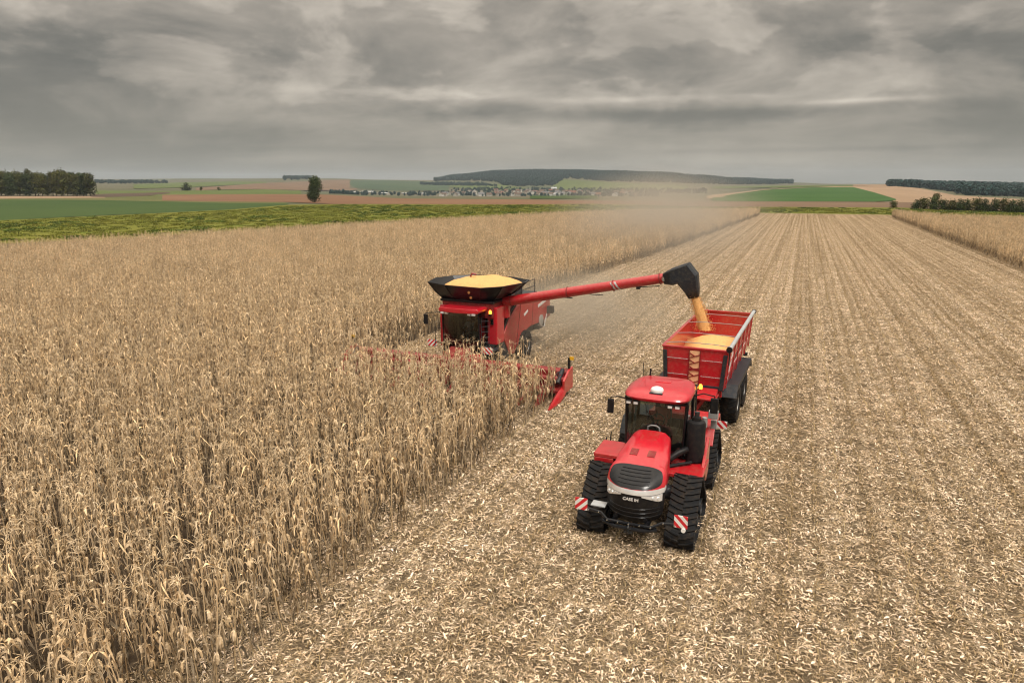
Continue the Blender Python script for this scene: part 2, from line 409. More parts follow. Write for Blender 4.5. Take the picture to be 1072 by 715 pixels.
def field(name, m, prof, lift=0.0, ny=6, dx=14):
    """a field draped on the ground; prof: (column, far row, near row)"""
    xs = []; p = prof
    for k in range(len(p)-1):
        n = max(1, int(abs(p[k+1][0]-p[k][0])/dx))
        for i in range(n): xs.append(tuple(lerp(p[k][j], p[k+1][j], i/n) for j in range(3)))
    xs.append(p[-1])
    mb = MB(); vs = []; fs = []; W = ny+1
    for (x, a, b) in xs:
        for j in range(W):
            t = j/ny; q = None; y = lerp(b, a, t)
            while q is None: q = at(x, y); y += 0.4
            h = (0.02+lift) if q[3] < 300 else (0.02+lift+0.00045*(q[3]-300)+lift*q[3]*0.002)
            vs.append((q[0], q[1], q[2]+h))
    for i in range(len(xs)-1):
        for j in range(ny): fs.append((i*W+j, (i+1)*W+j, (i+1)*W+j+1, i*W+j+1))
    mb.add(vs, fs); o = mb.build(name, G[m], smooth=180); tag(o, kind='structure'); return o

def flat(name, m, poly, z):
    mb = MB(); mb.add([(x, y, z) for x, y in poly], [tuple(range(len(poly)))])
    return tag(mb.build(name, G[m], smooth=None), kind='structure')
# the maize field soil (standing crop and stubble)
flat('maize_field', 'soil', [(-140, -40), (60, -40), (90, 120), (62, 218), (40, 240), (26, 250), (-12, 250), (-39, 224), (-48, 210), (-60, 189), (-81, 124), (-99, 58), (-120, 0)], -0.02)
flat('painted_shade_floor', 'painted_shade_soil', [(-140, -40), (-10.6, -40), (-10.6, 28.5), (-22.6, 29.5), (-22.3, 60), (-19.8, 92), (-16.8, 150), (-12.9, 238), (-48, 209), (-60, 188), (-81, 123.5), (-99, 58), (-120, 0)], -0.012)  # extra sheet of darker soil, painting in deep shade under the standing maize
# far fields, nearest first
field('cover_crop_field', 'yellowgreen', [(-160,239,275),(0,231,256),(134,225,250),(235,220,243),(302,214.8,238),(360,214,235),(450,214,230),(540,214.5,226),(620,213.5,224),(700,215,221),(760,217,220),(800,216.5,224),(940,217.5,225.5),(1072,221,228),(1250,226,234)], 0.02)
field('green_field', 'green', [(-160,208,239),(0,209.5,231),(100,210,226),(175,211.5,223),(240,213,219.8),(302,213.5,214.8)], 0.04)
field('stubble_strip_field', 'tan', [(-160,206.2,208.2),(0,206,208.5),(110,206,207.6)], 0.05)
field('olive_field', 'olive', [(-160,208,209.5),(0,208,210),(100,207,210.5),(175,205,212),(240,207,213.3),(300,211.5,213.6)], 0.03)
field('dark_ploughed_field', 'darkbrown', [(95,204.6,206.6),(110,203.5,207),(150,202.5,205.8),(178,201.6,203)], 0.06)
field('meadow_field', 'green2', [(100,200,204),(175,200.6,205.5),(230,199.3,205.5),(280,198.8,204.5),(315,200,205)], 0.03)
field('reddish_field', 'red', [(170,204.5,210.5),(240,204,211.5),(300,203.8,212),(345,204.5,214),(420,208.3,214),(540,209.3,214.5),(620,210.3,213.8),(700,211,215)], 0.06)
field('brown_band_field', 'brown', [(690,211,215.3),(750,211.4,217),(830,211.4,217),(935,212,217.7),(1072,215,221.4),(1250,219,226)], 0.06)
field('far_green_field', 'bgreen', [(745,208,211),(770,203.5,211.3),(800,199.5,211.4),(850,196.8,211.5),(893,196.5,211.6),(915,202,211.8),(938,209.0,210.4)], 0.08)
field('far_tan_field', 'tan', [(740,205,208.5),(770,202.2,207),(800,199,205),(840,197.0,200),(893,195,199),(905,194.8,204),(940,195.3,212),(965,198,212.6),(1000,205,213.4),(1072,209.2,215.2),(1250,212,219)], 0.03)
field('ridge_tan_field', 'tan', [(893,194.0,195.2),(928,193.8,195.6)], 0.1)
field('ridge_green_field', 'green2', [(745,196,198),(800,195.2,197),(893,194.2,195.4)], 0.04)
field('hill_brown_field', 'brown', [(205,197,200),(232,195.5,199),(270,192.5,198.6),(330,190,200),(366,188.6,200),(374,193,199)], 0.05)
field('hill_green_field', 'green2', [(140,193.5,198),(190,191.6,197),(240,190.6,194.5),(280,191,192)], 0.05)
field('hill_slope_field', 'teal', [(366,188.8,197),(400,189.4,199.5),(440,190.5,200),(470,192,200)], 0.05)
field('hill_meadow', 'green2', [(470,192,196),(500,191,199),(528,194.5,200),(548,197,200)], 0.05)
field('hill_pale_meadow', 'green2', [(578,196,199.5),(590,188.5,199.5),(640,191.5,200),(690,193.5,200),(720,195,199)], 0.05)
field('lower_meadow', 'green', [(555,204.5,208.3),(600,204,208.4),(625,205,208.2)], 0.08)
# ------------------------------------------------------------------ vegetation
def ribbon(mb, pts, wds, side, col, twist=0.0):
    vs = []; n = len(pts); s = Vector(side).normalized()
    for k, p in enumerate(pts):
        a = (pts[min(k+1, n-1)]-pts[max(k-1, 0)]).normalized()
        sd = Matrix.Rotation(twist*k/(n-1), 3, a) @ s
        sd = (sd-a*sd.dot(a)); sd = sd.normalized() if sd.length > 1e-4 else a.orthogonal().normalized()
        vs += [p-sd*wds[k]/2, p+sd*wds[k]/2]
    mb.add(vs, [(2*k, 2*k+1, 2*k+3, 2*k+2) for k in range(n-1)], 0, col)

def corn_parts(r, seg=6, nleaf=16, tassel=9, x0=0, y0=0, h=None):
    """stalk, leaves, cob, tassel of one dead maize plant"""
    st, lf, cb, ts = MB(), MB(), MB(), MB()
    h = h or r.uniform(2.25, 2.85); lean = Vector((r.gauss(0, .07), r.gauss(0, .07), 0)); bend = Vector((r.gauss(0, .10), r.gauss(0, .10), 0))
    def ax(t): return Vector((x0, y0, 0))+lean*t*h+bend*t*t*h*0.5+Vector((0, 0, h*t))
    def shade(a, b):
        v = r.uniform(a, b); w = r.random()
        return (v, v*lerp(0.93, 1.02, w), v*lerp(0.80, 1.08, w))
    pts = [ax(k/6) for k in range(7)]
    st.tube(pts, [0.015, 0.014, 0.013, 0.012, 0.011, 0.008, 0.005], n=5, col=shade(0.85, 1.25))
    az0 = r.uniform(0, math.pi)
    for k in range(nleaf):
        t = 0.10+0.84*(k+r.uniform(-.3, .3))/nleaf; t = max(0.05, min(0.96, t))
        a = az0+(k % 2)*math.pi+r.gauss(0, .5); o = Vector((math.cos(a), math.sin(a), 0)); sd = Vector((-math.sin(a), math.cos(a), 0))
        ln = r.uniform(0.35, 0.80)*(1.0 if t < 0.8 else 0.65); p = ax(t); pts = [p]
        hs = r.uniform(.12, .60); el = r.uniform(1.0, 1.5); droop = r.uniform(2.6, 5.0) if t < 0.8 else r.uniform(0.3, 3.0)
        e = el; stp = ln/seg; side = r.gauss(0, .5)
        for q in range(seg):
            p = p+(o*math.cos(e)*hs+Vector((0, 0, 1))*math.sin(e))*stp+sd*side*stp*0.4
            pts.append(p); e = max(e-droop/seg*(1.5 if q < 3 else 0.6), -1.5+r.uniform(-.05, .25)); side += r.gauss(0, .35)
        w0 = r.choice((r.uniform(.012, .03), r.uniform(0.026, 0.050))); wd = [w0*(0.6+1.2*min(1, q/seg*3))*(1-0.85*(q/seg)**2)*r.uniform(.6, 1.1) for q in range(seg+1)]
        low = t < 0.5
        ribbon(lf, pts, wd, sd, shade(0.16, 0.55) if low else shade(0.50, 1.75), r.uniform(-4.5, 4.5))  # lower leaves are browner, and darkened further to paint shade inside the stand
    # cob in its husk, hanging
    t = r.uniform(0.40, 0.50); a = r.uniform(0, 6.28); o = Vector((math.cos(a), math.sin(a), 0)); p = ax(t)
    c0 = p+o*0.02; c1 = c0+o*0.05+Vector((0, 0, 0.03)); c2 = c1+o*0.06+Vector((0, 0, -0.10)); c3 = c2+Vector((0, 0, -0.12))+o*.01
    cb.tube([c0, c1, c2, c3, c3+Vector((0, 0, -.03))], [0.012, 0.024, 0.028, 0.020, 0.006], n=6, col=shade(.9, 1.3))
    for q in range(3):
        aa = a+r.gauss(0, .8); o2 = Vector((math.cos(aa), math.sin(aa), 0))
        ribbon(cb, [c1, c1+o2*.06+Vector((0, 0, -.03)), c1+o2*.09+Vector((0, 0, -.14)), c1+o2*.07+Vector((0, 0, -.24))], [.02, .038, .028, .010], o2.cross(Vector((0, 0, 1))), shade(.9, 1.3))
    top = ax(0.97)
    for q in range(tassel):
        aa = r.uniform(0, 6.28); o2 = Vector((math.cos(aa), math.sin(aa), 0)); ln = r.uniform(.14, .28); ee = r.uniform(0.2, 1.4)
        p1 = top+(o2*math.cos(ee)+Vector((0, 0, math.sin(ee))))*ln*.5; p2 = p1+(o2*math.cos(ee-.8)+Vector((0, 0, math.sin(ee-.8))))*ln*.5
        ribbon(ts, [top, p1, p2], [.013, .014, .008], o2.cross(Vector((0, 0, 1))), shade(0.8, 1.2))
    return st, lf, cb, ts

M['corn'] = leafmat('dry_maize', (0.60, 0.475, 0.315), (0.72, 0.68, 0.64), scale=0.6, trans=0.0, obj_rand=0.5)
M['residue'] = leafmat('maize_residue', (0.63, 0.51, 0.365), (0.88, 0.85, 0.79), scale=0.6, obj_rand=0.06, lanes=True)

def joined(mbs):
    o = MB()
    for m in mbs: o.add(m.v, [], 0); 
    return o
def merge(mbs):
    o = MB()
    for m in mbs:
        b = len(o.v); o.v += m.v; o.f += [[b+i for i in f] for f in m.f]; o.m += m.m; o.c += m.c
    return o

def make_scatter(name, pts, protos, material_note=None):
    """ONE object: protos (unlinked meshes) instanced on pts = (x, y, z, rotz, tilt_x, tilt_y, scale, proto index)"""
    col = bpy.data.collections.new(name+'_library')
    for k, me in enumerate(protos):
        o = bpy.data.objects.new('%s_source_%02d' % (name, k), me); col.objects.link(o)
    me = bpy.data.meshes.new(name); me.from_pydata([p[:3] for p in pts], [], [])
    a = me.attributes.new('rot', 'FLOAT_VECTOR', 'POINT'); a.data.foreach_set('vector', [q for p in pts for q in (p[4], p[5], p[3])])
    a = me.attributes.new('scl', 'FLOAT', 'POINT'); a.data.foreach_set('value', [p[6] for p in pts])
    a = me.attributes.new('idx', 'INT', 'POINT'); a.data.foreach_set('value', [p[7] for p in pts])
    ob = bpy.data.objects.new(name, me); COL.objects.link(ob)
    ng = bpy.data.node_groups.new(name+'_nodes', 'GeometryNodeTree')
    ng.interface.new_socket('Geometry', in_out='INPUT', socket_type='NodeSocketGeometry')
    ng.interface.new_socket('Geometry', in_out='OUTPUT', socket_type='NodeSocketGeometry')
    gi = ng.nodes.new('NodeGroupInput'); go = ng.nodes.new('NodeGroupOutput')
    ip = ng.nodes.new('GeometryNodeInstanceOnPoints'); ci = ng.nodes.new('GeometryNodeCollectionInfo')
    ci.inputs['Collection'].default_value = col; ci.inputs['Separate Children'].default_value = True; ci.inputs['Reset Children'].default_value = True
    ip.inputs['Pick Instance'].default_value = True
    def na(nm, ty):
        n = ng.nodes.new('GeometryNodeInputNamedAttribute'); n.data_type = ty; n.inputs['Name'].default_value = nm; return n.outputs['Attribute']
    e2r = ng.nodes.new('FunctionNodeEulerToRotation')
    ng.links.new(na('rot', 'FLOAT_VECTOR'), e2r.inputs[0]); ng.links.new(e2r.outputs[0], ip.inputs['Rotation'])
    ng.links.new(na('scl', 'FLOAT'), ip.inputs['Scale']); ng.links.new(na('idx', 'INT'), ip.inputs['Instance Index'])
    ng.links.new(gi.outputs[0], ip.inputs['Points']); ng.links.new(ci.outputs[0], ip.inputs['Instance']); ng.links.new(ip.outputs[0], go.inputs[0])
    md = ob.modifiers.new('scatter', 'NODES'); md.node_group = ng
    return ob

# ---- where maize stands
def pl(t, pts):
    if t <= pts[0][0]: return pts[0][1]
    for (a, b), (c, d) in zip(pts, pts[1:]):
        if t <= c: return b+(d-b)*(t-a)/(c-a)
    return pts[-1][1]
EDGE = [(28.2, -22.4), (60, -22.0), (92, -19.4), (150, -16.3), (240, -12.4)]   # left crop edge behind the harvester
FARL = [(-40, -132), (0, -117), (58.4, -98.9), (123, -81), (187, -60), (208, -47), (222, -30), (238, -12)]
FARR = [(24, 238), (33, 205), (47.5, 199), (62, 190), (110, 170)]
def inview(x, y, m=200, z=1.2):
    p = project(x, y, z)
    return p is not None and -m < p[0] < 1072+m and p[1] < 715+260
pts_l = []; r = random.Random(11)
i = 0
while i < 170:
    Xr = -10.25-0.75*i; i += 1; y = -8.0
    while y < 240:
        y += r.uniform(0.14, 0.27)
        x = Xr+r.gauss(0, .05)+math.sin(y*.03+2)*.05
        if x < pl(y, FARL): continue
        if y > 29.5+r.uniform(-.3, .2) and x > pl(y, EDGE): continue
        if noise.noise((x*1.1, y*.9, 2.0)) < -.30 and r.random() < .75: continue
        if True:
            pts_l.append((x, y))
near = []; far = []
for (x, y) in pts_l:
    d = math.hypot(x, y)
    if not inview(x, y): continue
    if d < 62: near.append((x, y, d))
near.sort(key=lambda q: q[2])
indiv = []; rest = []
for q in near:
    p = project(q[0], q[1], 2.3); 
    if len(indiv) < 300 and p and 0 < p[0] < 1072 and p[1] < 712: indiv.append(q)
    else: rest.append(q)
NV = 9
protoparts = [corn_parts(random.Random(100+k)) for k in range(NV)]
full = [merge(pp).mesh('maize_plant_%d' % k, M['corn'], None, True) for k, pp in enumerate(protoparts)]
def plantpt(x, y, d, r): return (x, y, -0.02, r.uniform(0, 6.283), r.gauss(0, .05), r.gauss(0, .05), r.uniform(.86, 1.06), r.randrange(NV))
P1 = [plantpt(*q, r) for q in rest]
# row clumps beyond 62 m: 1.2 m of row each
def clump(seed):
    rr = random.Random(seed); ms = []
    for k in range(7):
        ms += corn_parts(rr, seg=4, nleaf=12, tassel=5, x0=rr.gauss(0, .04), y0=-0.6+k*0.175+rr.gauss(0, .03))
    return merge(ms)
NC = 7
clumps = [clump(300+k).mesh('maize_row_%d' % k, M['corn'], None, True) for k in range(NC)]
P2 = []
def rowpts(X0, step, n, lim0, lim1, y0, y1):
    for i in range(n):
        Xr = X0+step*i; y = y0
        while y < y1:
            y += 1.2
            if math.hypot(Xr, y) < 62: continue
            if not (lim0(y) < Xr < lim1(y)) or not inview(Xr, y): continue
            P2.append((Xr+r.gauss(0, .04), y, -0.02, r.choice((0, math.pi))+r.gauss(0, .06), r.gauss(0, .03), r.gauss(0, .03), r.uniform(.86, 1.06), r.randrange(NC)))
rowpts(-10.25, -0.75, 170, lambda y: pl(y, FARL), lambda y: -10.2 if y < 28 else pl(y, EDGE), -8, 240)
NL = len(P2)
rowpts(24.5, 0.75, 90, lambda y: 24.3, lambda y: 400, 20, 240)
PR = [q for q in P2[NL:] if q[1] < pl(q[0], FARR)]; P2 = P2[:NL]
tag(make_scatter('maize_crop', P1, full), 'dense stand of dry tan maize left of the harvester and in front of it', 'crop', kind='stuff')
tag(make_scatter('maize_crop', P2, clumps), 'far part of the dry maize field running back to the green cover crop', 'crop', kind='stuff')
tag(make_scatter('maize_crop', PR, clumps), 'strip of dry maize standing right of the harvested stubble', 'crop', kind='stuff')

# 300 nearest plants as things
pm = []
for pp in protoparts:
    pm.append([mbx.mesh(nm, M['corn'], None, True) for mbx, nm in zip(pp, ('stalk', 'foliage', 'cob', 'tassel'))])
for k, (x, y, d) in enumerate(indiv):
    e = empty('maize_plant', (x, y, -0.02), r.uniform(0, 6.283)); e.rotation_euler[0] = r.gauss(0, .05); e.rotation_euler[1] = r.gauss(0, .05)
    e.scale = [r.uniform(.86, 1.06)]*3
    tag(e, 'tall dry tan maize plant in the standing crop at the bottom left, nearest the camera', 'maize plant', 'nearest maize plants of the standing crop')
    for me in pm[k % NV]:
        o = bpy.data.objects.new(me.name.split('.')[0], me); COL.objects.link(o); o.parent = e

# ---- stubble and residue tiles, 1.5 m (two rows) each
def residue_tile(seed, n=1600):
    rr = random.Random(seed); m = MB(); T = 1.5
    def shade(v): w = rr.random(); q_ = max(0, min(1, v-.8)); return (v, v*(lerp(.90, 1.02, w)+.05*q_), v*(lerp(.72, 1.02, w)+.28*q_))
    for k in range(n):
        x = rr.uniform(-.9, .9); y = rr.uniform(-.9, .9)
        a = rr.uniform(0, 6.283); o = Vector((math.cos(a), math.sin(a), 0)); s = Vector((-o.y, o.x, 0))
        kind = rr.random()
        z = rr.uniform(0.0, 0.07); 
        if kind < .52: ln, wd, sh = rr.uniform(.06, .30), rr.uniform(.005, .016), rr.choice((rr.uniform(.14, .5), rr.uniform(.4, 1.1)))
        elif kind < .75: ln, wd, sh = rr.uniform(.06, .17), rr.uniform(.012, .036), rr.uniform(.9, 1.75)
        elif kind < .785: ln, wd, sh = rr.uniform(.10, .18), rr.uniform(.03, .05), rr.uniform(1.6, 1.9)
        else: ln, wd, sh = rr.uniform(.12, .4), rr.uniform(.008, .014), rr.uniform(.40, 1.0)
        p0 = Vector((x, y, z)); tl = rr.gauss(0, .28); cur = rr.gauss(0, .35) if kind < .84 else 0; pts = [p0]; e = tl
        for q in range(3):
            p0 = p0+(o*math.cos(e)+Vector((0, 0, 1))*math.sin(e))*ln/3+s*cur*ln*.12*(q+1); p0.z = max(p0.z, 0.004); pts.append(p0); e -= rr.uniform(.0, .5)
        ribbon(m, pts, [wd*.5, wd, wd*.85, wd*.25], s+Vector((0, 0, rr.gauss(0, .5))), shade(sh), rr.uniform(-1, 1))
    for row in (-.375, .375):
        y = -.75
        while y < .75:
            y += rr.uniform(.12, .24); x = row+rr.gauss(0, .03); hh = rr.uniform(.04, .20)
            v = rr.uniform(.55, 1.15)
            m.tube([(x, y, -.02), (x+rr.gauss(0, .04), y+rr.gauss(0, .05), hh)], [.013, .011], n=5, col=(v, v*.97, v*.8))
    return m
NTI = 8
tiles = [residue_tile(500+k).mesh('residue_tile_%d' % k, M['residue'], None, True) for k in range(NTI)]
PT = []
ty = -6.0
while ty < 252:
    ty += 1.5; k = -14
    while True:
        tx = -11.25+1.5*k; k += 1
        if tx > 26: break
        left = -11.3 if ty < 28.5 else pl(ty, EDGE)-0.9
        if tx < left or not inview(tx, ty, 240, 0): continue
        PT.append((tx+r.gauss(0, .03), ty+r.uniform(-.06, .06), r.uniform(0, .02), r.choice((0, math.pi))+r.gauss(0, .02), 0, 0, 1.0, r.randrange(NTI)))
tag(make_scatter('maize_residue', PT, tiles), 'chopped leaves, pale husks and cut stubble strewn over the harvested strip', 'crop residue', kind='stuff')

# ---- cover crop clumps
def clumpmesh(seed, n, rad, hgt, size, col=(1, 1, 1)):
    rr = random.Random(seed); m = MB()
    for k in range(n):
        t = rr.uniform(0, 6.28); q = rad*math.sqrt(rr.random()); z = hgt*rr.random()*(1-(q/rad)**2*.6)
        c = Vector((q*math.cos(t), q*math.sin(t), z)); nn = Vector((rr.gauss(0, 1), rr.gauss(0, 1), rr.gauss(0.4, 1))).normalized()
        u = nn.orthogonal().normalized()*size*rr.uniform(.6, 1.3); v = nn.cross(u)*.6; s = rr.uniform(.6, 1.4)
        m.add([c-u, c-v, c+u, c+v], [(0, 1, 2, 3)], 0, (s*col[0], s*col[1], s*col[2]))
    return m
M['weed'] = leafmat('cover_crop_leaves', (0.135, 0.148, 0.020), (1.1, 1.0, 1.0), scale=0.05, obj_rand=0.35)
M['weed_dark'] = leafmat('dark_weed_leaves', (0.075, 0.11, 0.016), (1.1, 1.0, 1.0), scale=0.05, obj_rand=0.5)
cc = [clumpmesh(60+k, 60, 1.5, .22, .16).mesh('cover_tuft_%d' % k, M['weed'], None, True) for k in range(3)]+[clumpmesh(70+k, 90, 1.3, .45, .18).mesh('weed_tuft_%d' % k, M['weed_dark'], None, True) for k in range(2)]
PC = []
def inpoly(x, y, poly):
    c = False; n = len(poly)
    for i in range(n):
        x1, y1 = poly[i]; x2, y2 = poly[(i+1) % n]
        if (y1 > y) != (y2 > y) and x < (x2-x1)*(y-y1)/(y2-y1)+x1: c = not c
    return c
YG = [(-60,236),(0,232),(134,226),(235,221),(302,216),(360,215),(450,215),(540,215),(620,215),(700,216),(760,217.5),(900,218.5),(1072,222),(1120,223),(1120,229),(1072,227.5),(940,225),(800,223),(700,220),(600,223),(400,234),(200,245),(0,256),(-60,262)]
tries = 0
while len(PC) < 6000 and tries < 400000:
    tries += 1
    a = r.uniform(-R(42), R(42)); d = math.sqrt(r.uniform(80**2, 430**2)); x = math.sin(a-PSI)*d; y = math.cos(a-PSI)*d
    p = project(x, y, 0)
    if p and inpoly(p[0], p[1], YG):
        dark = noise.noise((x*.04, y*.04, 1.0)) > 0.08 and r.random() < .30
        PC.append((x, y, 0.02, r.uniform(0, 6.28), 0, 0, r.uniform(.5, 1.25), r.randrange(3) if not dark else 3+r.randrange(2)))
tag(make_scatter('cover_crop', PC, cc), 'low yellow green cover crop with darker weed tufts beyond the maize', 'crop', kind='stuff')

# ------------------------------------------------------------------ trees
M['bark'] = mat('bark', (0.08, 0.065, 0.05), 0.9)
M['leaf_a'] = leafmat('tree_leaves', (0.055, 0.066, 0.018), (1.15, 1.0, .9), scale=.05, obj_rand=0.5)
M['leaf_b'] = leafmat('dark_tree_leaves', (0.030, 0.048, 0.014), (1.1, 1.0, 1.0), scale=.05, obj_rand=0.4)
def crown_mesh(seed, h, wdt, base, n, leaf, shape='round'):
    rr = random.Random(seed); m = MB(); blobs = []
    nb = 16
    for k in range(nb):
        t = rr.uniform(0, 1); z = base+(h-base)*(0.08+.84*t); env = math.sin(math.pi*min(1, .18+.78*t))**.7
        if shape == 'poplar': t = ((k*7) % nb+.5)/nb; z = base+(h-base)*(.10+.80*t); env = math.sin(math.pi*(.18+.70*t))**.7*.62
        a = rr.uniform(0, 6.28); q = wdt/2*env*rr.uniform(.1, .75)
        blobs.append((q*math.cos(a), q*math.sin(a), z, wdt*rr.uniform(.18, .30)*(1.15 if shape == 'poplar' else 1)))
    for k in range(n):
        bx, by, bz, br = blobs[rr.randrange(nb)]
        dv = Vector((rr.gauss(0, 1), rr.gauss(0, 1), rr.gauss(0, 1))).normalized(); q = br*rr.random()**.35
        c = Vector((bx, by, bz))+dv*q*1.15; c.z = max(c.z, base*.6)
        nn = (dv+Vector((rr.gauss(0, .5), rr.gauss(0, .5), rr.gauss(0, .5)))).normalized(); u = nn.orthogonal().normalized()
        u = (Matrix.Rotation(rr.uniform(0, 6.28), 3, nn) @ u)*leaf*rr.uniform(.6, 1.4); v = nn.cross(u)*.7
        s = rr.uniform(.65, 1.45)
        m.add([c-u, c-v, c+u, c+v], [(0, 1, 2, 3)], 0, (s*rr.uniform(.9, 1.25), s, s*rr.uniform(.7, 1)))
    return m, blobs
def trunk_mesh(h, blobs, r0, seed):
    rr = random.Random(seed); m = MB()
    m.tube([(0, 0, -.2), (rr.gauss(0, .05), rr.gauss(0, .05), h*.35), (rr.gauss(0, .1), rr.gauss(0, .1), h*.8)], [r0, r0*.75, r0*.2], n=8)
    for b in blobs[:9]:
        z0 = min(h*.6, b[2]*.55); m.tube([(0, 0, z0), (b[0]*.5, b[1]*.5, (z0+b[2])/2+.1), (b[0], b[1], b[2])], [r0*.4, r0*.25, r0*.08], n=5)
    return m
TREE = {}
def tree(kind, loc, sc, rz, name, label, cat, group=None):
    if kind not in TREE:
        h, wdt, base, n, leaf, shape, m, r0 = kind_def[kind]
        cm, bl = crown_mesh(hash_k(kind), h, wdt, base, n, leaf, shape)
        TREE[kind] = (trunk_mesh(h, bl, r0, 5).mesh('trunk', M['bark']), cm.mesh('crown', M[m], None, True))
    e = empty(name, loc, rz); e.scale = (sc[0], sc[0], sc[1]); tag(e, label, cat, group)
    for nm, me in zip(('trunk', 'crown'), TREE[kind]):
        o = bpy.data.objects.new(nm, me); COL.objects.link(o); o.parent = e
    return e
def hash_k(k): return sum(ord(c)*(i+1) for i, c in enumerate(k))
kind_def = {
 'poplar': (12.4, 7.6, 1.2, 4600, .30, 'poplar', 'leaf_b', .28),
 'wood_a': (15, 11, 2.0, 1900, .50, 'round', 'leaf_a', .32), 'wood_b': (14, 12, 1.6, 1900, .52, 'round', 'leaf_b', .32), 'wood_c': (15.5, 9.5, 1.8, 1700, .48, 'round', 'leaf_a', .30),
 'bush_a': (4.0, 5.0, 0.2, 1100, .20, 'round', 'leaf_b', .10), 'bush_b': (4.4, 4.6, 0.3, 1100, .20, 'round', 'leaf_a', .12), 'small': (6, 5, 1.0, 1000, .25, 'round', 'leaf_a', .16)}
def place(x, y): q = at(x, y); return (q[0], q[1], q[2]), q[3]
loc, d = place(329.5, 212.5)
tree('poplar', loc, (d*25.5/734/12.4*1.08, d*25.5/734/12.4), 0.4, 'field_tree', 'lone upright leafy tree in the open green fields', 'tree')
q = random.Random(21)
kinds = ['wood_a', 'wood_b', 'wood_c']
WOODLAB = {'wood_a': 'broad olive green tree in the wood on the left horizon', 'wood_b': 'broad dark green tree in the wood on the left horizon', 'wood_c': 'narrow olive green tree in the wood on the left horizon'}
x = -60.0
while x < 100:
    for row in range(2):
        k = kinds[q.randrange(3)]; xx = x+q.uniform(-2, 2)+row*3.5
        if xx > 96: continue
        loc, d = place(xx, 205.6-row*0.5-q.random()*.2)
        hh = (19.5+q.uniform(-2.0, 1.6) if xx > 8 else 18.0+q.uniform(-1, 1.5))*d/734/15
        tree(k, loc, (hh*q.uniform(.85, 1.1), hh), q.uniform(0, 6.28), 'broadleaf_tree', WOODLAB[k], 'tree', 'trees of the wood on the left: '+k.replace('wood_a', 'broad olive').replace('wood_b', 'broad dark').replace('wood_c', 'narrow olive'))
    x += 8.2
loc, d = place(196.5, 200.0); tree('bush_a', loc, (d*11/734/5.0, d*7.0/734/4.0), 0, 'bush', 'low round dark bush alone on the far left field', 'bush')
loc, d = place(211, 200.2); tree('small', loc, (d*3/734/5, d*4.0/734/6), 0, 'small_tree', 'tiny tree right of the low round bush', 'tree')
loc, d = place(229, 200.0); tree('small', loc, (d*3.5/734/5, d*3.6/734/6), 2, 'small_tree', 'tiny tree between the low round bush and the lone upright tree', 'tree')
loc, d = place(935, 218); tree('bush_b', loc, (d*9/734/4.6, d*6/734/4.4), 0, 'bush', 'single bush left of the long hedge on the right', 'bush')
hx = [(958, 8, 'bush_a'), (967, 9, 'bush_b'), (978, 10.5, 'bush_a'), (988, 9, 'bush_a'), (996, 8, 'bush_b'), (1003, 9.5, 'bush_a'), (1012, 9.5, 'bush_a'), (1022, 10, 'bush_b'), (1031, 10, 'bush_a'), (1040, 10.5, 'bush_a'), (1050, 10, 'bush_b'), (1059, 10, 'bush_a'), (1069, 10.5, 'bush_a'), (1080, 10, 'bush_b'), (1091, 10, 'bush_a')]
for (x, ph, k) in hx:
    loc, d = place(x, 219.0+(x-955)*0.034)
    lab = 'dark green bush in the hedge beyond the maize on the right' if k == 'bush_a' else 'olive green bush in the hedge beyond the maize on the right'
    tree(k, loc, (d*13/734/5, d*ph/734/4.1), q.uniform(0, 6.28), 'hedge_bush', lab, 'bush', 'hedge bushes, '+('dark' if k == 'bush_a' else 'olive'))
loc, d = place(978.5, 219); tree('small', loc, (d*9/734/5, d*13.5/734/6), 1, 'hedge_tree', 'small tree rising above the left end of the hedge', 'tree')

# far woods: masses nobody could count
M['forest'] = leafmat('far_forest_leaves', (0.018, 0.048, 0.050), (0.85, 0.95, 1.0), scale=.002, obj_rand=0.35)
def blobmesh(seed):
    rr = random.Random(seed); m, _ = crown_mesh(seed, 13, 12, 0.3, 260, 1.5); return m.mesh('wood_crown_%d' % seed, M['forest'], None, True)
fc = [blobmesh(900+k) for k in range(4)]
def wood(name, label, poly, dmin, dmax, n, sc=(.7, 1.15), cat='wood'):
    xs = [p[0] for p in poly]; a0 = math.atan((min(xs)-536)/734); a1 = math.atan((max(xs)-536)/734); P = []; t = 0
    while len(P) < n and t < n*60:
        t += 1; a = r.uniform(a0, a1); d = math.sqrt(r.uniform(dmin**2, dmax**2)); x = math.sin(a-PSI)*d; y = math.cos(a-PSI)*d; z = height(x, y)
        p = project(x, y, z)
        if inpoly(p[0], p[1], poly): P.append((x, y, z-.3, r.uniform(0, 6.28), 0, 0, r.uniform(*sc), r.randrange(4)))
    print('wood', name, len(P), t)
    tag(make_scatter(name, P, fc), label, cat, kind='stuff')
wood('hill_forest', 'dark forest covering the long hill behind the village', [(455,186),(500,176),(760,176),(830,188),(830,192.5),(790,193.5),(760,193.5),(700,191.5),(640,190.4),(600,187.4),(590,187.6),(584,192),(578,195),(540,195.4),(529,194.8),(518,190.4),(500,189.6),(470,189.4),(455,190)], 2300, 4300, 9500, (.55, 1.35))
wood('ridge_forest', 'dark wood along the ridge at the right edge', [(926,190),(1200,186),(1200,208),(1072,206.5),(1010,204.5),(990,200),(965,197.2),(930,195.4)], 900, 2300, 4200, (.6, 1.0))
wood('ridge_copse', 'small dark copse on the skyline left of the lone tree', [(297,189),(325,189),(325,186),(297,186)], 3000, 4200, 90, (.8, 1.2), 'copse')
wood('far_left_trees', 'far line of trees on the horizon right of the left wood', [(100,192.6),(175,192.8),(175,191),(100,191)], 1500, 3200, 130, (.5, .9), 'trees')
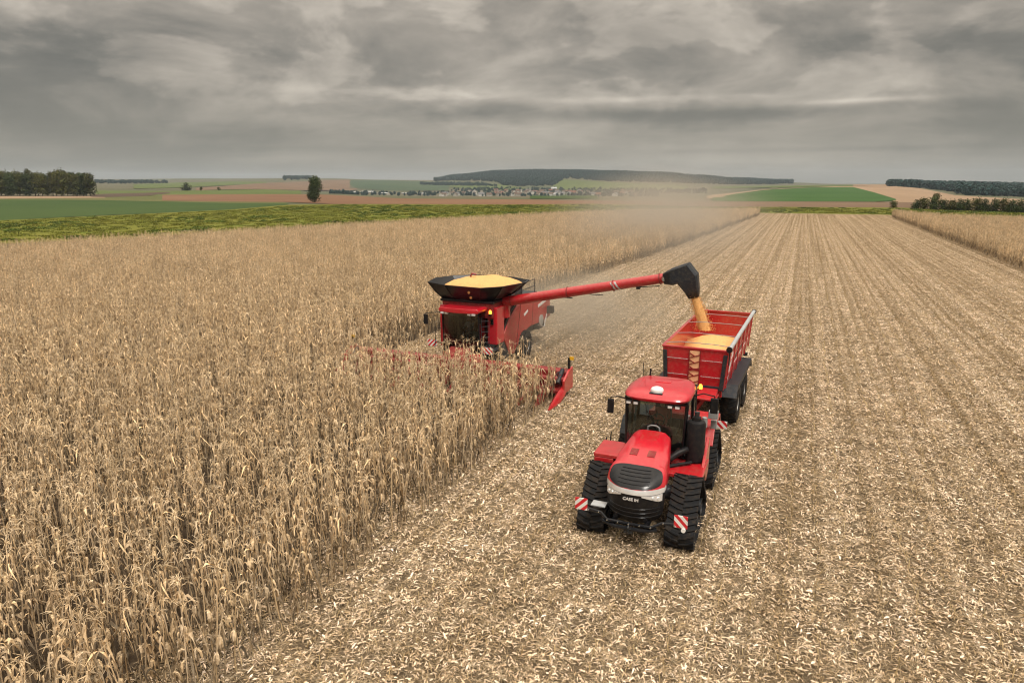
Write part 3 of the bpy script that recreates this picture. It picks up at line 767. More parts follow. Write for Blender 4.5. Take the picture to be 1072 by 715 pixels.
wood('valley_trees', 'scattered trees and hedges around the village in the valley', [(345,201),(420,203),(470,202),(520,203),(620,203.6),(690,203),(690,207),(600,206),(345,205)], 1200, 2300, 420, (.35, .7), 'trees')
wood('slope_hedges', 'strips of dark trees on the slope above the village', [(440,192.5),(505,193),(520,195.5),(470,195),(440,194)], 2000, 3600, 330, (.5, .8), 'trees')
wood('slope_trees', 'loose dark trees on the village side of the hill', [(545,197.5),(640,198.5),(740,199),(740,203),(560,203),(470,201),(470,198)], 1500, 2900, 520, (.35, .7), 'trees')
# ------------------------------------------------------------------ shared machine pieces
def wheel(parent, c, Rr, wdt, side, name='wheel', rimr=0.5, lug=True, rimmat='rim'):
    """wheel with axle along x; side = +1 when its outer face looks to +x"""
    hub = MB(); hub.lathe([(-.12*side, .16*Rr*1.2), (.30*wdt*side, .17*Rr), (.34*wdt*side, .10*Rr)], c, n=16)
    h = fixn(hub.build(name, M['frame'], parent))
    t = MB(); w2 = wdt/2
    prof = [(-w2*.8, Rr*rimr), (-w2, Rr*(rimr+.1)), (-w2*1.02, Rr*.80), (-w2*.86, Rr*.93), (-w2*.5, Rr*.96), (w2*.5, Rr*.96), (w2*.86, Rr*.93), (w2*1.02, Rr*.80), (w2, Rr*(rimr+.1)), (w2*.8, Rr*rimr)]
    t.lathe(prof, c, n=48)
    if lug:
        N = 22
        for k in range(N):
            for sd in (-1, 1):
                a0 = 2*math.pi*(k+(0.5 if sd > 0 else 0))/N; secs = []
                for q, (xx, da) in enumerate(((.03, .16), (.55, .06), (.98, -.02))):
                    sec = []
                    for (ra, aa) in ((.94, -.045), (.94, .045), (1.005, .035), (1.005, -.035)):
                        rr_ = ra*Rr if q < 2 else (ra-.06)*Rr
                        a = a0+da+aa; sec.append((c[0]+sd*xx*w2, c[1]+rr_*math.cos(a), c[2]+rr_*math.sin(a)))
                    secs.append(sec)
                t.loft(secs)
    fixn(t.build('tyre', M['rubber'], h, smooth=30))
    rm = MB(); rm.lathe([(w2*.78*side, Rr*(rimr+.01)), (w2*.86*side, Rr*rimr), (w2*.45*side, Rr*rimr*.85), (w2*.30*side, Rr*.22), (w2*.42*side, Rr*.12), (w2*.42*side, .005)], c, n=32)
    for k in range(8):
        a = k*math.pi/4; rm.cyl((c[0]+w2*.30*side, c[1]+Rr*.17*math.cos(a), c[2]+Rr*.17*math.sin(a)), (c[0]+w2*.42*side, c[1]+Rr*.17*math.cos(a), c[2]+Rr*.17*math.sin(a)), .02, n=6)
    fixn(rm.build('rim', M[rimmat], h, smooth=30))
    return h

def person(loc, rz, shirt, label, group=None):
    """seated operator, hands forward on the wheel; origin at the seat top"""
    e = empty('person', loc, rz); tag(e, label, 'person', group)
    J = {'pel': (0, 0, .10), 'bel': (0, .02, .28), 'che': (0, .03, .48), 'nek': (0, .02, .62), 'hd0': (0, .0, .70), 'hd1': (0, -.01, .80), 'hd2': (0, 0, .88)}
    V = []; E_ = []; Rv = []
    def v(p, rr): V.append(p); Rv.append(rr); return len(V)-1
    pel = v(J['pel'], (.16, .12)); bel = v(J['bel'], (.145, .11)); che = v(J['che'], (.17, .12)); nek = v(J['nek'], (.058, .058)); E_ += [(pel, bel), (bel, che), (che, nek)]
    for s in (-1, 1):
        sh = v((s*.19, .03, .53), (.062, .062)); el = v((s*.25, -.10, .30), (.045, .045)); wr = v((s*.16, -.34, .33), (.030, .030)); hn = v((s*.13, -.42, .35), (.036, .022)); E_ += [(che, sh), (sh, el), (el, wr), (wr, hn)]
        for f in range(4):
            a = v((s*.13+(f-1.5)*.018, -.46, .36), (.010, .010)); b = v((s*.13+(f-1.5)*.018, -.49, .335), (.009, .009)); c = v((s*.13+(f-1.5)*.018, -.475, .315), (.008, .008)); E_ += [(hn, a), (a, b), (b, c)]
        t1 = v((s*.095, -.42, .36), (.011, .011)); t2 = v((s*.075, -.455, .35), (.009, .009)); E_ += [(hn, t1), (t1, t2)]
        hp = v((s*.10, -.03, .06), (.10, .095)); kn = v((s*.14, -.44, .07), (.065, .065)); an = v((s*.14, -.50, -.33), (.042, .042)); ft = v((s*.15, -.66, -.38), (.042, .035)); E_ += [(pel, hp), (hp, kn), (kn, an), (an, ft)]
    me = bpy.data.meshes.new('body'); me.from_pydata(V, E_, []); me.materials.append(shirt)
    o = bpy.data.objects.new('body', me); COL.objects.link(o); o.parent = e
    sk = o.modifiers.new('skin', 'SKIN'); 
    for k, q in enumerate(me.skin_vertices[0].data): q.radius = Rv[k]; q.use_root = (k == 0)
    ss = o.modifiers.new('sub', 'SUBSURF'); ss.levels = 1; ss.render_levels = 1; sk.use_smooth_shade = True
    h = MB(); n = 14; secs = []
    for (z, rx, ry, oy) in ((.62, .052, .055, .01), (.665, .060, .070, -.005), (.70, .072, .088, -.012), (.75, .078, .098, -.008), (.80, .080, .102, -.002), (.85, .072, .090, .004), (.885, .045, .055, .006), (.90, .01, .012, .006)):
        secs.append([(rx*math.cos(2*math.pi*i/n), oy+ry*math.sin(2*math.pi*i/n), z) for i in range(n)])
    h.loft(secs); h.add([(-.014, -.105, .74), (.014, -.105, .74), (0, -.135, .735), (0, -.105, .78)], [(0, 1, 2), (1, 3, 2), (3, 0, 2)])
    for s in (-1, 1): h.cyl((s*.076, .0, .765), (s*.092, .01, .765), .026, .020, n=8)
    hd = h.build('head', M['skin'], e, smooth=80)
    ha = MB(); secs = []
    for (z, rx, ry, oy) in ((.74, .083, .07, .045), (.80, .087, .085, .030), (.835, .084, .105, .004), (.87, .066, .085, .006), (.905, .030, .04, .006), (.912, .005, .006, .006)):
        secs.append([(rx*math.cos(2*math.pi*i/n), oy+ry*math.sin(2*math.pi*i/n), z) for i in range(n)])
    ha.loft(secs); ha.build('hair', M['hair'], e, smooth=80)
    f = MB()
    for s in (-1, 1): f.box(s*.030-.011, s*.030+.011, -.1085, -.100, .762, .772)
    f.box(-.022, .022, -.100, -.094, .697, .703); f.build('face_features', M['cloth_dark'], e)
    return e

def mirror(parent, p0, p1, drop=.45, w=.22, name='mirror', face=-1):
    m = MB(); m.tube([p0, (lerp(p0[0], p1[0], .5), p1[1], p1[2]+.05), p1], .02, n=8); m.tube([p1, (p1[0], p1[1], p1[2]-.1)], .018)
    a = m.build('mirror_arm', M['black'], parent)
    h = MB(); h.box(p1[0]-w/2, p1[0]+w/2, p1[1]-.05, p1[1]+.05, p1[2]-.1-drop, p1[2]-.06); hh = h.build('mirror_housing', M['black'], a, bevel=.03)
    g = MB(); g.box(p1[0]-w/2+.02, p1[0]+w/2-.02, p1[1]+.052, p1[1]+.056, p1[2]-.08-drop, p1[2]-.09); g.build('mirror_glass', M['mirror'], a)

def board(parent, x, y, z, w, h, up, name='warning_board'):
    b = MB(); b.box(-w/2, w/2, -.012, .012, -h/2, h/2)
    o = b.build(name, M['stripe_up' if up else 'stripe_dn'], parent, bevel=.008); o.location = (x, y, z); return o

def text_mesh(name, body, size, m, parent, mat4, depth=0.006, bold=0.0):
    c = bpy.data.curves.new(name, 'FONT'); c.body = body; c.size = size; c.extrude = depth; c.align_x = 'CENTER'; c.align_y = 'CENTER'; c.offset = bold
    t = bpy.data.objects.new(name+'_src', c); COL.objects.link(t)
    dg = bpy.context.evaluated_depsgraph_get(); me = bpy.data.meshes.new_from_object(t.evaluated_get(dg)); bpy.data.objects.remove(t)
    me.materials.clear(); me.materials.append(m); me.name = name
    o = bpy.data.objects.new(name, me); COL.objects.link(o); o.parent = parent; o.matrix_local = mat4; return o

# ------------------------------------------------------------------ tractor (front looks to -y)
T = empty('tracked_tractor', (-3.68, 21.0, 0)); tag(T, 'red articulated tractor on four rubber tracks, black nose towards the camera', 'tractor')
# undercarriage
c = MB(); c.prism([(-3.45, .75), (-3.45, 1.25), (-.6, 1.5), (-.6, .75)], -.42, .42); c.box(-.55, .55, .3, 2.9, .75, 1.45); c.cyl((0, -.15, .55), (0, -.15, 1.6), .28); c.box(-.3, .3, -.7, .5, .8, 1.2)
for yy in (-2.05, 2.2): c.cyl((-1.2, yy, 1.15), (1.2, yy, 1.15), .22)
c.build('chassis', M['frame'], T, bevel=.02)
def hull(circles, n=16):
    pts = []
    for (y, z, rr) in circles:
        for i in range(48): a = 2*math.pi*i/48; pts.append((y+rr*math.cos(a), z+rr*math.sin(a)))
    pts = sorted(set((round(a, 4), round(b, 4)) for a, b in pts))
    def half(ps):
        h = []
        for p in ps:
            while len(h) > 1 and (h[-1][0]-h[-2][0])*(p[1]-h[-2][1])-(h[-1][1]-h[-2][1])*(p[0]-h[-2][0]) <= 0: h.pop()
            h.append(p)
        return h
    a = half(pts); b = half(pts[::-1]); return a[:-1]+b[:-1]
def resample(poly, step):
    pts = [Vector((0, p[0], p[1])) for p in poly]; pts.append(pts[0]); L = [0]
    for a, b in zip(pts, pts[1:]): L.append(L[-1]+(b-a).length)
    n = int(L[-1]/step); out = []
    for k in range(n):
        s = L[-1]*k/n; j = max(i for i in range(len(L)) if L[i] <= s); t = (s-L[j])/max(1e-6, L[j+1]-L[j]) if j < len(pts)-1 else 0
        out.append(pts[j].lerp(pts[min(j+1, len(pts)-1)], t))
    return out
def track(xc, yc, w, side):
    frame = MB(); frame.prism([(yc-.75, .30), (yc-.30, 1.15), (yc+.30, 1.15), (yc+.75, .30)], xc-.14, xc+.14); frame.box(xc+side*.10-.06, xc+side*.10+.12*1, yc-.7, yc+.7, .32, .48)
    F = frame.build('crawler_track', M['frame'], T, bevel=.02)
    circ = [(yc-1.0, .37, .33), (yc+1.0, .37, .33), (yc, 1.37, .34)]
    path = resample(hull(circ), .045); n = len(path); b = MB(); secs = []
    nor = []
    for k in range(n):
        a = (path[(k+1) % n]-path[k-1]).normalized(); nor.append(Vector((0, a.z, -a.y)))
    for k in range(n): 
        p = path[k]; q = nor[k]
        secs.append([Vector((xc-w/2, p.y, p.z)), Vector((xc+w/2, p.y, p.z)), Vector((xc+w/2, p.y, p.z))-q*.045, Vector((xc-w/2, p.y, p.z))-q*.045])
    secs.append(secs[0]); b.loft(secs, cap=False)
    lugn = n//4
    def pp(s, x, o):
        k = int(s) % n; t = s-int(s); p = path[k].lerp(path[(k+1) % n], t); q = nor[k].lerp(nor[(k+1) % n], t).normalized()
        return Vector((x, p.y, p.z))+q*o
    for i in range(lugn):
        for sd in (-1, 1):
            s0 = i*n/lugn+(2 if sd > 0 else 0)
            sec = []
            for (xx, ds) in ((.0, 0), (.18, -.9), (w/2+.01, -3.0)):
                x = xc+sd*xx
                sec.append([pp((s0+ds+n) % n, x, -.005), pp((s0+ds+1.5+n) % n, x, -.005), pp((s0+ds+1.2+n) % n, x, .045), pp((s0+ds+.3+n) % n, x, .045)])
            b.loft(sec)
    fixn(b.build('tread_belt', M['rubber'], F, smooth=30))
    d = MB(); d.lathe([(-.20, .29), (.20, .29), (.24, .24), (.20, .14), (.28, .08)], (xc, yc, 1.37), n=24)
    for k in range(12):
        a = k*math.pi/6; d.cyl((xc-.25, yc+.26*math.cos(a), 1.37+.26*math.sin(a)), (xc+.25, yc+.26*math.cos(a), 1.37+.26*math.sin(a)), .025, n=6)
    fixn(d.build('drive_wheel', M['frame'], F))
    for yy in (-1.0, 1.0): w_ = MB(); w_.lathe([(-.3, .27), (.3, .27), (.31, .22), (.22, .18), (.22, .08), (.30, .07)], (xc, yc+yy, .37), n=24); fixn(w_.build('idler_wheel', M['frame'], F))
    for yy in (-.30, .30): w_ = MB(); w_.lathe([(-.3, .18), (.3, .18), (.31, .12), (.25, .05)], (xc, yc+yy, .26), n=18); fixn(w_.build('roller', M['frame'], F))
for yc in (-2.05, 2.2):
    for s in (-1, 1): track(s*1.27, yc, .80, s)
# hood: stations (y, bottom z, top z, half width bottom, shoulder width, top width)
def hoodsec(y, zb, zs, zt, wb, ws, wt):
    r_ = [(wb, zb), (ws, lerp(zb, zs, .5)), (ws*.99, zs-.03), (ws*.93, zs+.06), (wt, zt-.015), (wt*.6, zt+.01)]
    return [(x, y, z) for x, z in r_]+[(-x, y, z) for x, z in r_[::-1]]
hs = [(-3.05, 1.0, 2.10, 2.262, .62, .70, .54), (-2.4, 1.2, 2.24, 2.42, .60, .70, .46), (-1.8, 1.3, 2.36, 2.56, .56, .62, .40), (-1.2, 1.4, 2.46, 2.66, .50, .54, .36)]
h = MB(); h.loft([hoodsec(*q_) for q_ in hs]); hood = fixn(h.build('hood', M['red'], T, bevel=.02, smooth=50))
v_ = MB()
for s in (-1, 1): v_.loft([[(s*.13, y, z), (s*.33, y, z), (s*.33, y, z+.02), (s*.13, y, z+.02)] for y, z in ((-2.62, 2.372), (-2.32, 2.444))])
v_.build('hood_vent', M['red_dark'], hood)
p_ = MB(); p_.loft([[(-.24, y, z), (.24, y, z), (.24, y, z+.02), (-.24, y, z+.02)] for y, z in ((-2.12, 2.475), (-1.3, 2.665))]); p_.build('hood_panel', M['red_box'], hood, bevel=.01)
# nose: rounded plan, sloping black panel above a silver band, black lower grille
def plan(y0, w, bul, n=13, z=0):
    out = []
    for i in range(n):
        t = -1+2*i/(n-1); x = w*t; out.append((x, y0-bul*(1-abs(t)**2.6), z))
    return out
def shell(mb, rows, back=0.0):
    m = len(rows[0]); b = [p for q_ in rows for p in q_]
    mb.add(b, [(k*m+i, k*m+i+1, (k+1)*m+i+1, (k+1)*m+i) for k in range(len(rows)-1) for i in range(m-1)])
def closedplan(y0, w, bul, z, yb): return [(x, y, z) for x, y, _ in plan(y0, w, bul)]+[(w, yb, z), (-w, yb, z)]
g_ = MB(); g_.loft([closedplan(-3.30, .60, .42, .86, -3.1), closedplan(-3.34, .70, .48, 1.05, -3.1), closedplan(-3.36, .73, .50, 1.45, -3.1), closedplan(-3.34, .735, .50, 1.72, -3.1)])
gr = fixn(g_.build('front_grille', M['black'], T, smooth=50))
sl = MB()
for z in (1.08, 1.2, 1.32): sl.tube([(x, y-.015, z) for x, y, _ in plan(-3.36, .70, .50)], .007, n=6)
for s in (-1, 1): sl.cyl((s*.38, -3.86, 1.02), (s*.38, -3.80, 1.02), .06, .05)
sl.build('grille_slat', M['gloss'], gr)
b_ = MB(); b_.loft([closedplan(-3.35, .745, .52, 1.72, -3.1), closedplan(-3.34, .75, .525, 1.78, -3.1), closedplan(-3.33, .74, .51, 1.86, -3.1)]); fixn(b_.build('silver_band', M['chrome'], gr, smooth=50))
NS = [(1.862, -3.33, .742, .51), (1.95, -3.29, .737, .46), (2.05, -3.22, .728, .36), (2.14, -3.15, .71, .24), (2.21, -3.08, .67, .13), (2.275, -3.0, .58, .06)]
n_ = MB(); n_.loft([closedplan(y0, w_, bu, z, -2.9) for z, y0, w_, bu in NS]); fixn(n_.build('hood_nose', M['red'], T, smooth=60))
def nosept(u, v, off=.010):
    t = v*(len(NS)-1); k = min(int(t), len(NS)-2); f = t-k; z, y0, w_, bu = [lerp(a, b, f) for a, b in zip(NS[k], NS[k+1])]
    return Vector((w_*u, y0-bu*(1-abs(u)**2.6), z))+Vector((u*.004, -off*.8, off))
pn = MB(); RG, AN = 7, 40; vs = [nosept(0, .50)]
for a in range(1, RG+1):
    for b in range(AN):
        th = 2*math.pi*b/AN; cu_ = math.copysign(abs(math.cos(th))**.5, math.cos(th)); sv = math.copysign(abs(math.sin(th))**.5, math.sin(th))
        vs.append(nosept(.93*a/RG*cu_, .50+.49*a/RG*sv))
fs = [(0, 1+b, 1+(b+1) % AN) for b in range(AN)]
for a in range(RG-1): fs += [(1+a*AN+b, 1+(a+1)*AN+b, 1+(a+1)*AN+(b+1) % AN, 1+a*AN+(b+1) % AN) for b in range(AN)]
pn.add(vs, fs); np_ = fixn(pn.build('nose_panel', M['gloss'], gr, smooth=80))
ve = MB()
for k in range(5): ve.tube([nosept(x, .22+k*.14, .016) for x in (-.55, -.3, 0, .3, .55)], .010, n=5)
ve.build('intake_slot', M['black'], np_)
for s in (-1, 1):
    hl = MB(); pts = []
    xs = [.30, .42, .54, .64, .70]
    rows = []
    for (dz0, dz1, x) in ((0, -.02, .26), (0, -.07, .40), (0, -.14, .54), (0, -.20, .64), (0, -.20, .71)):
        y = -3.355-.50*(1-abs(x/.735)**2.6)
        rows.append([(s*x, y-.025, 1.70+dz0), (s*x, y-.025, 1.70+dz1), (s*x, y+.06, 1.70+dz1), (s*x, y+.06, 1.70+dz0)])
    hl.loft(rows); hb = fixn(hl.build('headlight', M['chrome'], gr, smooth=30))
    for (x, z, rr) in ((.52, 1.635, .04), (.63, 1.60, .05)):
        y = -3.355-.50*(1-abs(x/.735)**2.6); le = MB(); le.cyl((s*x, y-.02, z), (s*x*1.03, y-.05, z), rr, rr*.8, n=14); le.build('lamp', M['lens'], hb)
text_mesh('badge', 'CASE IH', .112, M['chrome'], gr, Matrix.Translation((0, -3.90, 1.60)) @ Matrix.Rotation(R(86), 4, 'X'), .006, .003)
for o_ in [gr, hood]+[c_ for c_ in T.children if c_.name.startswith('hood_nose')]: o_.scale.x = 1.09
# front bar with warning boards
bb = MB(); bb.tube([(-1.45, -3.72, 1.02), (-.85, -3.78, 1.0), (-.6, -3.98, .92), (.6, -3.98, .92), (.85, -3.78, 1.0), (1.45, -3.72, 1.02)], .045, n=8); bb.tube([(-.75, -3.9, .84), (-.4, -4.02, .80), (.4, -4.02, .80), (.75, -3.9, .84)], .06, n=8)
for x in (-.45, .45): bb.box(x-.06, x+.06, -3.95, -3.2, .80, .92)
bar = bb.build('front_bar', M['gloss'], T)
hk = MB(); hk.tube([(0, -3.98, .95), (0, -4.08, .85), (0, -4.05, .65)], .025); hk.box(-.12, .12, -4.05, -3.9, .66, .8); hk.build('tow_hook', M['frame'], bar)
for k in range(9):
    bo = MB(); x = -1.2+k*.3; bo.cyl((x, -3.80-.2*(abs(x) < .7), 1.03-.09*(abs(x) < .7)), (x, -3.86-.2*(abs(x) < .7), 1.03-.09*(abs(x) < .7)), .018, n=8); bo.build('bolt', M['steel'], bar)
board(bar, -1.42, -3.80, 1.16, .36, .36, True); board(bar, 1.36, -3.80, 1.16, .36, .36, False)
ml = MB(); ml.cyl((1.44, -3.84, .93), (1.44, -3.80, .93), .06, n=14); ml.build('marker_lamp', M['white'], bar)
pl_ = MB(); pl_.box(-1.2, -.78, -3.62, -3.3, 1.06, 1.10); pl_.build('step_plate', M['tarp'], T, bevel=.01)
# fenders / platforms
for s in (-1, 1):
    f = MB()
    if s < 0: f.box(-1.62, -.72, -1.95, -.75, 1.86, 1.98); f.prism([(-1.95, 1.86), (-1.95, 1.70), (-.75, 1.55), (-.75, 1.86)], -1.60, -1.0)
    else: f.box(.60, 1.64, -1.95, -.4, 1.58, 1.70); f.prism([(-1.2, 1.70), (-.2, 2.35), (-.05, 2.3), (-.05, 1.2), (-.5, 1.0)], 1.50, 1.60)
    f.build('fender', M['red_box'], T, bevel=.025)
    f2 = MB(); f2.box(s*1.15-.42, s*1.15+.42, 1.55, 3.1, 1.98, 2.06); f2.prism([(3.1, 2.06), (3.1, 1.95), (3.5, 1.5), (3.5, 1.62)], s*1.15-.42, s*1.15+.42); f2.prism([(1.2, 1.5), (1.55, 1.98), (1.55, 2.06), (1.1, 1.55)], s*1.15-.42, s*1.15+.42)
    f2.build('rear_fender', M['red_box' if s > 0 else 'frame'], T, bevel=.02)
# cab
CZ = 1.75; CY0, CY1, CXW = -.82, 1.15, .98
cb = MB()
def post(a, b_, rr=.05): cb.tube([a, b_], rr, n=6)
cb.box(-CXW, CXW, CY0+.1, CY1, 1.35, CZ+.05); cb.box(-CXW, CXW, CY1-.12, CY1, CZ, 2.35)
for s in (-1, 1):
    post((s*.86, CY0+.02, CZ), (s*.93, CY0+.12, 3.52), .065); post((s*.98, .35, CZ), (s*.96, .35, 3.5)); post((s*.95, CY1-.05, CZ), (s*.92, CY1-.05, 3.5), .06)
    cb.box(s*.98-.03, s*.98+.03, CY0+.1, CY1, CZ, CZ+.12)
cb.box(-.93, .93, CY0, CY0+.14, 3.42, 3.54); cb.box(-.93, .93, CY1-.12, CY1, 3.42, 3.54)
for s in (-1, 1): cb.box(s*.93-.05, s*.93+.05, CY0, CY1, 3.44, 3.54)
cab = cb.build('cab_frame', M['gloss'], T, bevel=.015)
ws = MB(); rows = []
for z, yo in ((CZ+.05, 0), (2.5, -.02), (3.45, .10)): rows.append([(x, CY0+yo-.10*(1-(x/.86)**2), z) for x in (-.86, -.5, 0, .5, .86)])
shell(ws, rows); ws.build('windshield', M['glass'], cab, smooth=80)
for s in (-1, 1): 
    sg = MB(); sg.add([(s*.965, CY0+.12, CZ+.12), (s*.985, CY1-.1, CZ+.12), (s*.945, CY1-.1, 3.45), (s*.945, CY0+.15, 3.45)], [(0, 1, 2, 3)]); sg.build('side_window', M['dglass'], cab)
rw = MB(); rw.add([(-.9, CY1+.01, 2.36), (.9, CY1+.01, 2.36), (.88, CY1+.01, 3.42), (-.88, CY1+.01, 3.42)], [(0, 1, 2, 3)]); rw.build('rear_window', M['glass'], cab)
wp = MB(); wp.tube([(.1, CY0-.14, 2.55), (-.25, CY0-.12, 3.2)], .012); wp.tube([(-.2, CY0-.13, 2.85), (-.3, CY0-.10, 3.4)], .010); wp.build('wiper', M['black'], cab)
# roof
def rsec(w, d0, d1, z, n=24, pw=4.5):
    out = []
    for i in range(n):
        a = 2*math.pi*i/n; cx = math.copysign(abs(math.cos(a))**(2/pw), math.cos(a)); sy = math.copysign(abs(math.sin(a))**(2/pw), math.sin(a))
        y = sy*(d1-d0)/2+(d0+d1)/2; out.append((cx*w*(1-.10*max(0, (y-.1))), y, z))
    return out
rf = MB(); rf.loft([rsec(.92, -1.02, 1.22, 3.50), rsec(1.02, -1.12, 1.30, 3.56), rsec(1.04, -1.14, 1.32, 3.62), rsec(1.0, -1.08, 1.28, 3.70), rsec(.82, -.85, 1.05, 3.765), rsec(.45, -.4, .6, 3.785)])
roof = fixn(rf.build('roof', M['red'], T, smooth=50))
rl = MB()
for s in (-1, 1): rl.tube([(s*.24, -.62, 3.765), (s*.45, -.3, 3.772), (s*.62, .5, 3.765)], .016, n=6)
rl.build('roof_rib', M['red'], roof)
rs = MB(); rs.box(-.25, .25, .25, .5, 3.77, 3.81); rs.box(-.7, -.5, -.5, .6, 3.74, 3.775); rs.box(.5, .7, -.5, .6, 3.74, 3.775); rs.build('roof_hatch', M['red'], roof, bevel=.02)
gp = MB(); gp.lathe([(0, .19), (.06, .20), (.12, .17), (.155, .09), (.165, .01)], (0, -.74, 3.765), 'z', 20); fixn(gp.build('receiver_dome', M['white'], roof, smooth=80))
gb = MB(); gb.box(-.2, .2, -.95, -.74, 3.73, 3.765); gb.build('receiver_base', M['frame'], roof)
for x in (-.78, -.56, .48, .70):
    wl = MB(); wl.box(x-.085, x+.085, -1.14, -1.0, 3.40, 3.50); w2 = wl.build('work_light', M['black'], cab, bevel=.015); ln = MB(); ln.box(x-.065, x+.065, -1.15, -1.142, 3.415, 3.485); ln.build('lens', M['lens'], w2)
an = MB(); an.tube([(-.8, 1.1, 3.7), (-.85, 1.15, 4.15)], .012); an.tube([(-.6, 1.15, 3.65), (-.6, 1.2, 3.95)], .03); an.build('antenna', M['black'], roof)
be = MB(); be.lathe([(0, .06), (.1, .06), (.15, .04), (.16, .01)], (1.05, 1.25, 3.42), 'z', 14); fixn(be.build('beacon', M['amber'], T)); 
bp = MB(); bp.tube([(.9, 1.1, 3.45), (1.05, 1.25, 3.40)], .02); bp.build('beacon_bracket', M['black'], T)
mirror(T, (-.92, -.72, 3.42), (-1.38, -.98, 3.50), .42, .20); mirror(T, (.92, .2, 3.45), (1.62, .25, 3.52), .46, .24)
# interior
st_ = MB(); st_.box(-.27, .27, .10, .60, 1.85, 2.30); st_.box(-.27, .27, .52, .68, 2.28, 3.0); st_.box(-.14, .14, .56, .66, 3.0, 3.2); st_.build('seat', M['cloth_dark'], T, bevel=.05)
cs = MB(); cs.box(.32, .55, -.2, .55, 2.2, 2.42); cs.box(-.45, .45, CY0+.05, CY0+.30, 2.15, 2.62); cs.build('console', M['cabtrim'], T, bevel=.03)
stw = MB(); cc_ = Vector((0, -.36, 2.72)); ring = []
for i in range(21): a = 2*math.pi*i/20; ring.append(cc_+Vector((.2*math.cos(a), .09*math.sin(a), .18*math.sin(a))))
stw.tube(ring, .018, n=6, cap=False); stw.tube([cc_, (0, -.55, 2.4)], .03); stw.tube([ring[0], cc_, ring[10]], .014, n=5); stw.build('steering_wheel', M['black'], T)
mo = MB(); mo.box(.42, .66, -.35, -.30, 2.55, 2.82); mo.build('monitor', M['frame'], T, bevel=.01)
ic = MB(); ic.tube([(-.19, CY0-.16, 2.52), (-.17, CY0-.18, 2.70), (-.08, CY0-.2, 2.76), (.08, CY0-.2, 2.76), (.17, CY0-.18, 2.70), (.19, CY0-.16, 2.52)], .026); ic.build('hood_handle', M['grey'], T)
# stack and pipes on the right platform
ca = MB(); ca.lathe([(0, .24), (.03, .28), (1.20, .28), (1.26, .25), (1.30, .14), (1.40, .13), (1.41, .05)], (1.24, -.75, 1.72), 'z', 28); fixn(ca.build('exhaust_stack', M['black'], T, smooth=40))
cp = MB(); cp.tube([(1.24, -.75, 3.08), (1.24, -.75, 3.28)], [.07, .08], n=14); cp.build('stack_outlet', M['frame'], T)
pi_ = MB(); pi_.tube([(.55, -1.35, 1.85), (.80, -1.2, 2.05), (1.0, -.95, 2.1), (1.1, -.8, 2.1)], .10, n=12); pi_.tube([(.6, -1.6, 1.75), (.9, -1.35, 1.78), (1.2, -1.1, 1.78)], .05, n=8); pi_.build('air_pipe', M['black'], T)
la = MB()
for z in (.6, .95, 1.3): la.box(-1.72, -1.05, -.35, .25, z, z+.04)
la.tube([(-1.7, -.35, .6), (-1.64, -.35, 1.9)], .02); la.tube([(-1.7, .25, .6), (-1.64, .25, 1.9)], .02); la.build('ladder', M['frame'], T)
# rear body, hitch, clutter
rb = MB(); rb.box(-.7, .7, 1.3, 3.0, 1.45, 1.95); rb.prism([(1.2, 1.95), (1.2, 2.5), (2.2, 2.35), (2.9, 1.95)], -.6, .6); rb.build('rear_body', M['red_box'], T, bevel=.03)
hi = MB(); hi.box(-.35, .35, 3.0, 3.5, .7, 1.6); hi.tube([(-.3, 3.3, 1.6), (-.45, 3.7, 1.1)], .04); hi.tube([(.3, 3.3, 1.6), (.45, 3.7, 1.1)], .04); hi.box(-.12, .12, 3.4, 4.6, .50, .60); hi.build('hitch', M['frame'], T)
hv = MB(); hv.box(1.35, 1.66, 1.25, 1.5, 2.42, 2.68); hv.cyl((1.25, 1.3, 2.1), (1.25, 1.3, 2.45), .09); hv.box(1.42, 1.62, 1.5, 1.62, 2.0, 2.3); hv.build('rear_light_bracket', M['grey'], T, bevel=.02)
ho = MB()
for k in range(4): x = -.3+k*.18; ho.tube([(x, 3.0, 1.8), (x+.05, 3.6, 1.6), (x*.5, 4.4, 1.35), (x*.4, 5.3, 1.3)], .018, n=6)
ho.build('hose', M['black'], T)
board(T, 1.52, 3.05, 1.65, .62, .28, False)
person((-3.68, 21.0+.38, 2.32), 0, M['cloth_red'], 'operator in a dark red shirt seated behind the windscreen of the tracked tractor')

# ------------------------------------------------------------------ grain trailer
TR = empty('grain_trailer', (-3.55, 27.45, 0), R(-2.0)); tag(TR, 'open red grain trailer behind the tracked tractor, being filled', 'trailer')
L_, ZT, ZB, W_ = 8.9, 3.50, 1.92, 1.30
ch = MB(); ch.box(-.5, -.35, .1, 8.8, 1.35, 1.62); ch.box(.35, .5, .1, 8.8, 1.35, 1.62)
for y in (.4, 2, 4, 6, 8.4): ch.box(-1.1, 1.1, y, y+.12, 1.5, 1.74)
ch.prism([(-.5, -1.9), (.5, -1.9), (.62, -.2), (-.62, -.2)][::1], 1.30, 1.42, 'z') if False else None
ch.loft([[(-.10, -2.5, .62), (.10, -2.5, .62), (.10, -2.5, .78), (-.10, -2.5, .78)], [(-.3, -.8, 1.1), (.3, -.8, 1.1), (.3, -.8, 1.35), (-.3, -.8, 1.35)], [(-.5, .3, 1.35), (.5, .3, 1.35), (.5, .3, 1.62), (-.5, .3, 1.62)]])
ch.build('chassis', M['red_box'], TR, bevel=.015)
fp = MB(); fp.box(-1.0, 1.05, -.95, -.06, 1.70, 1.78); fp.prism([(-.95, 1.78), (-.06, 1.98), (-.06, 1.70), (-.95, 1.70)], -.9, 1.0); fp.build('front_platform', M['red_box'], TR, bevel=.02)
bx = MB(); t_ = .06
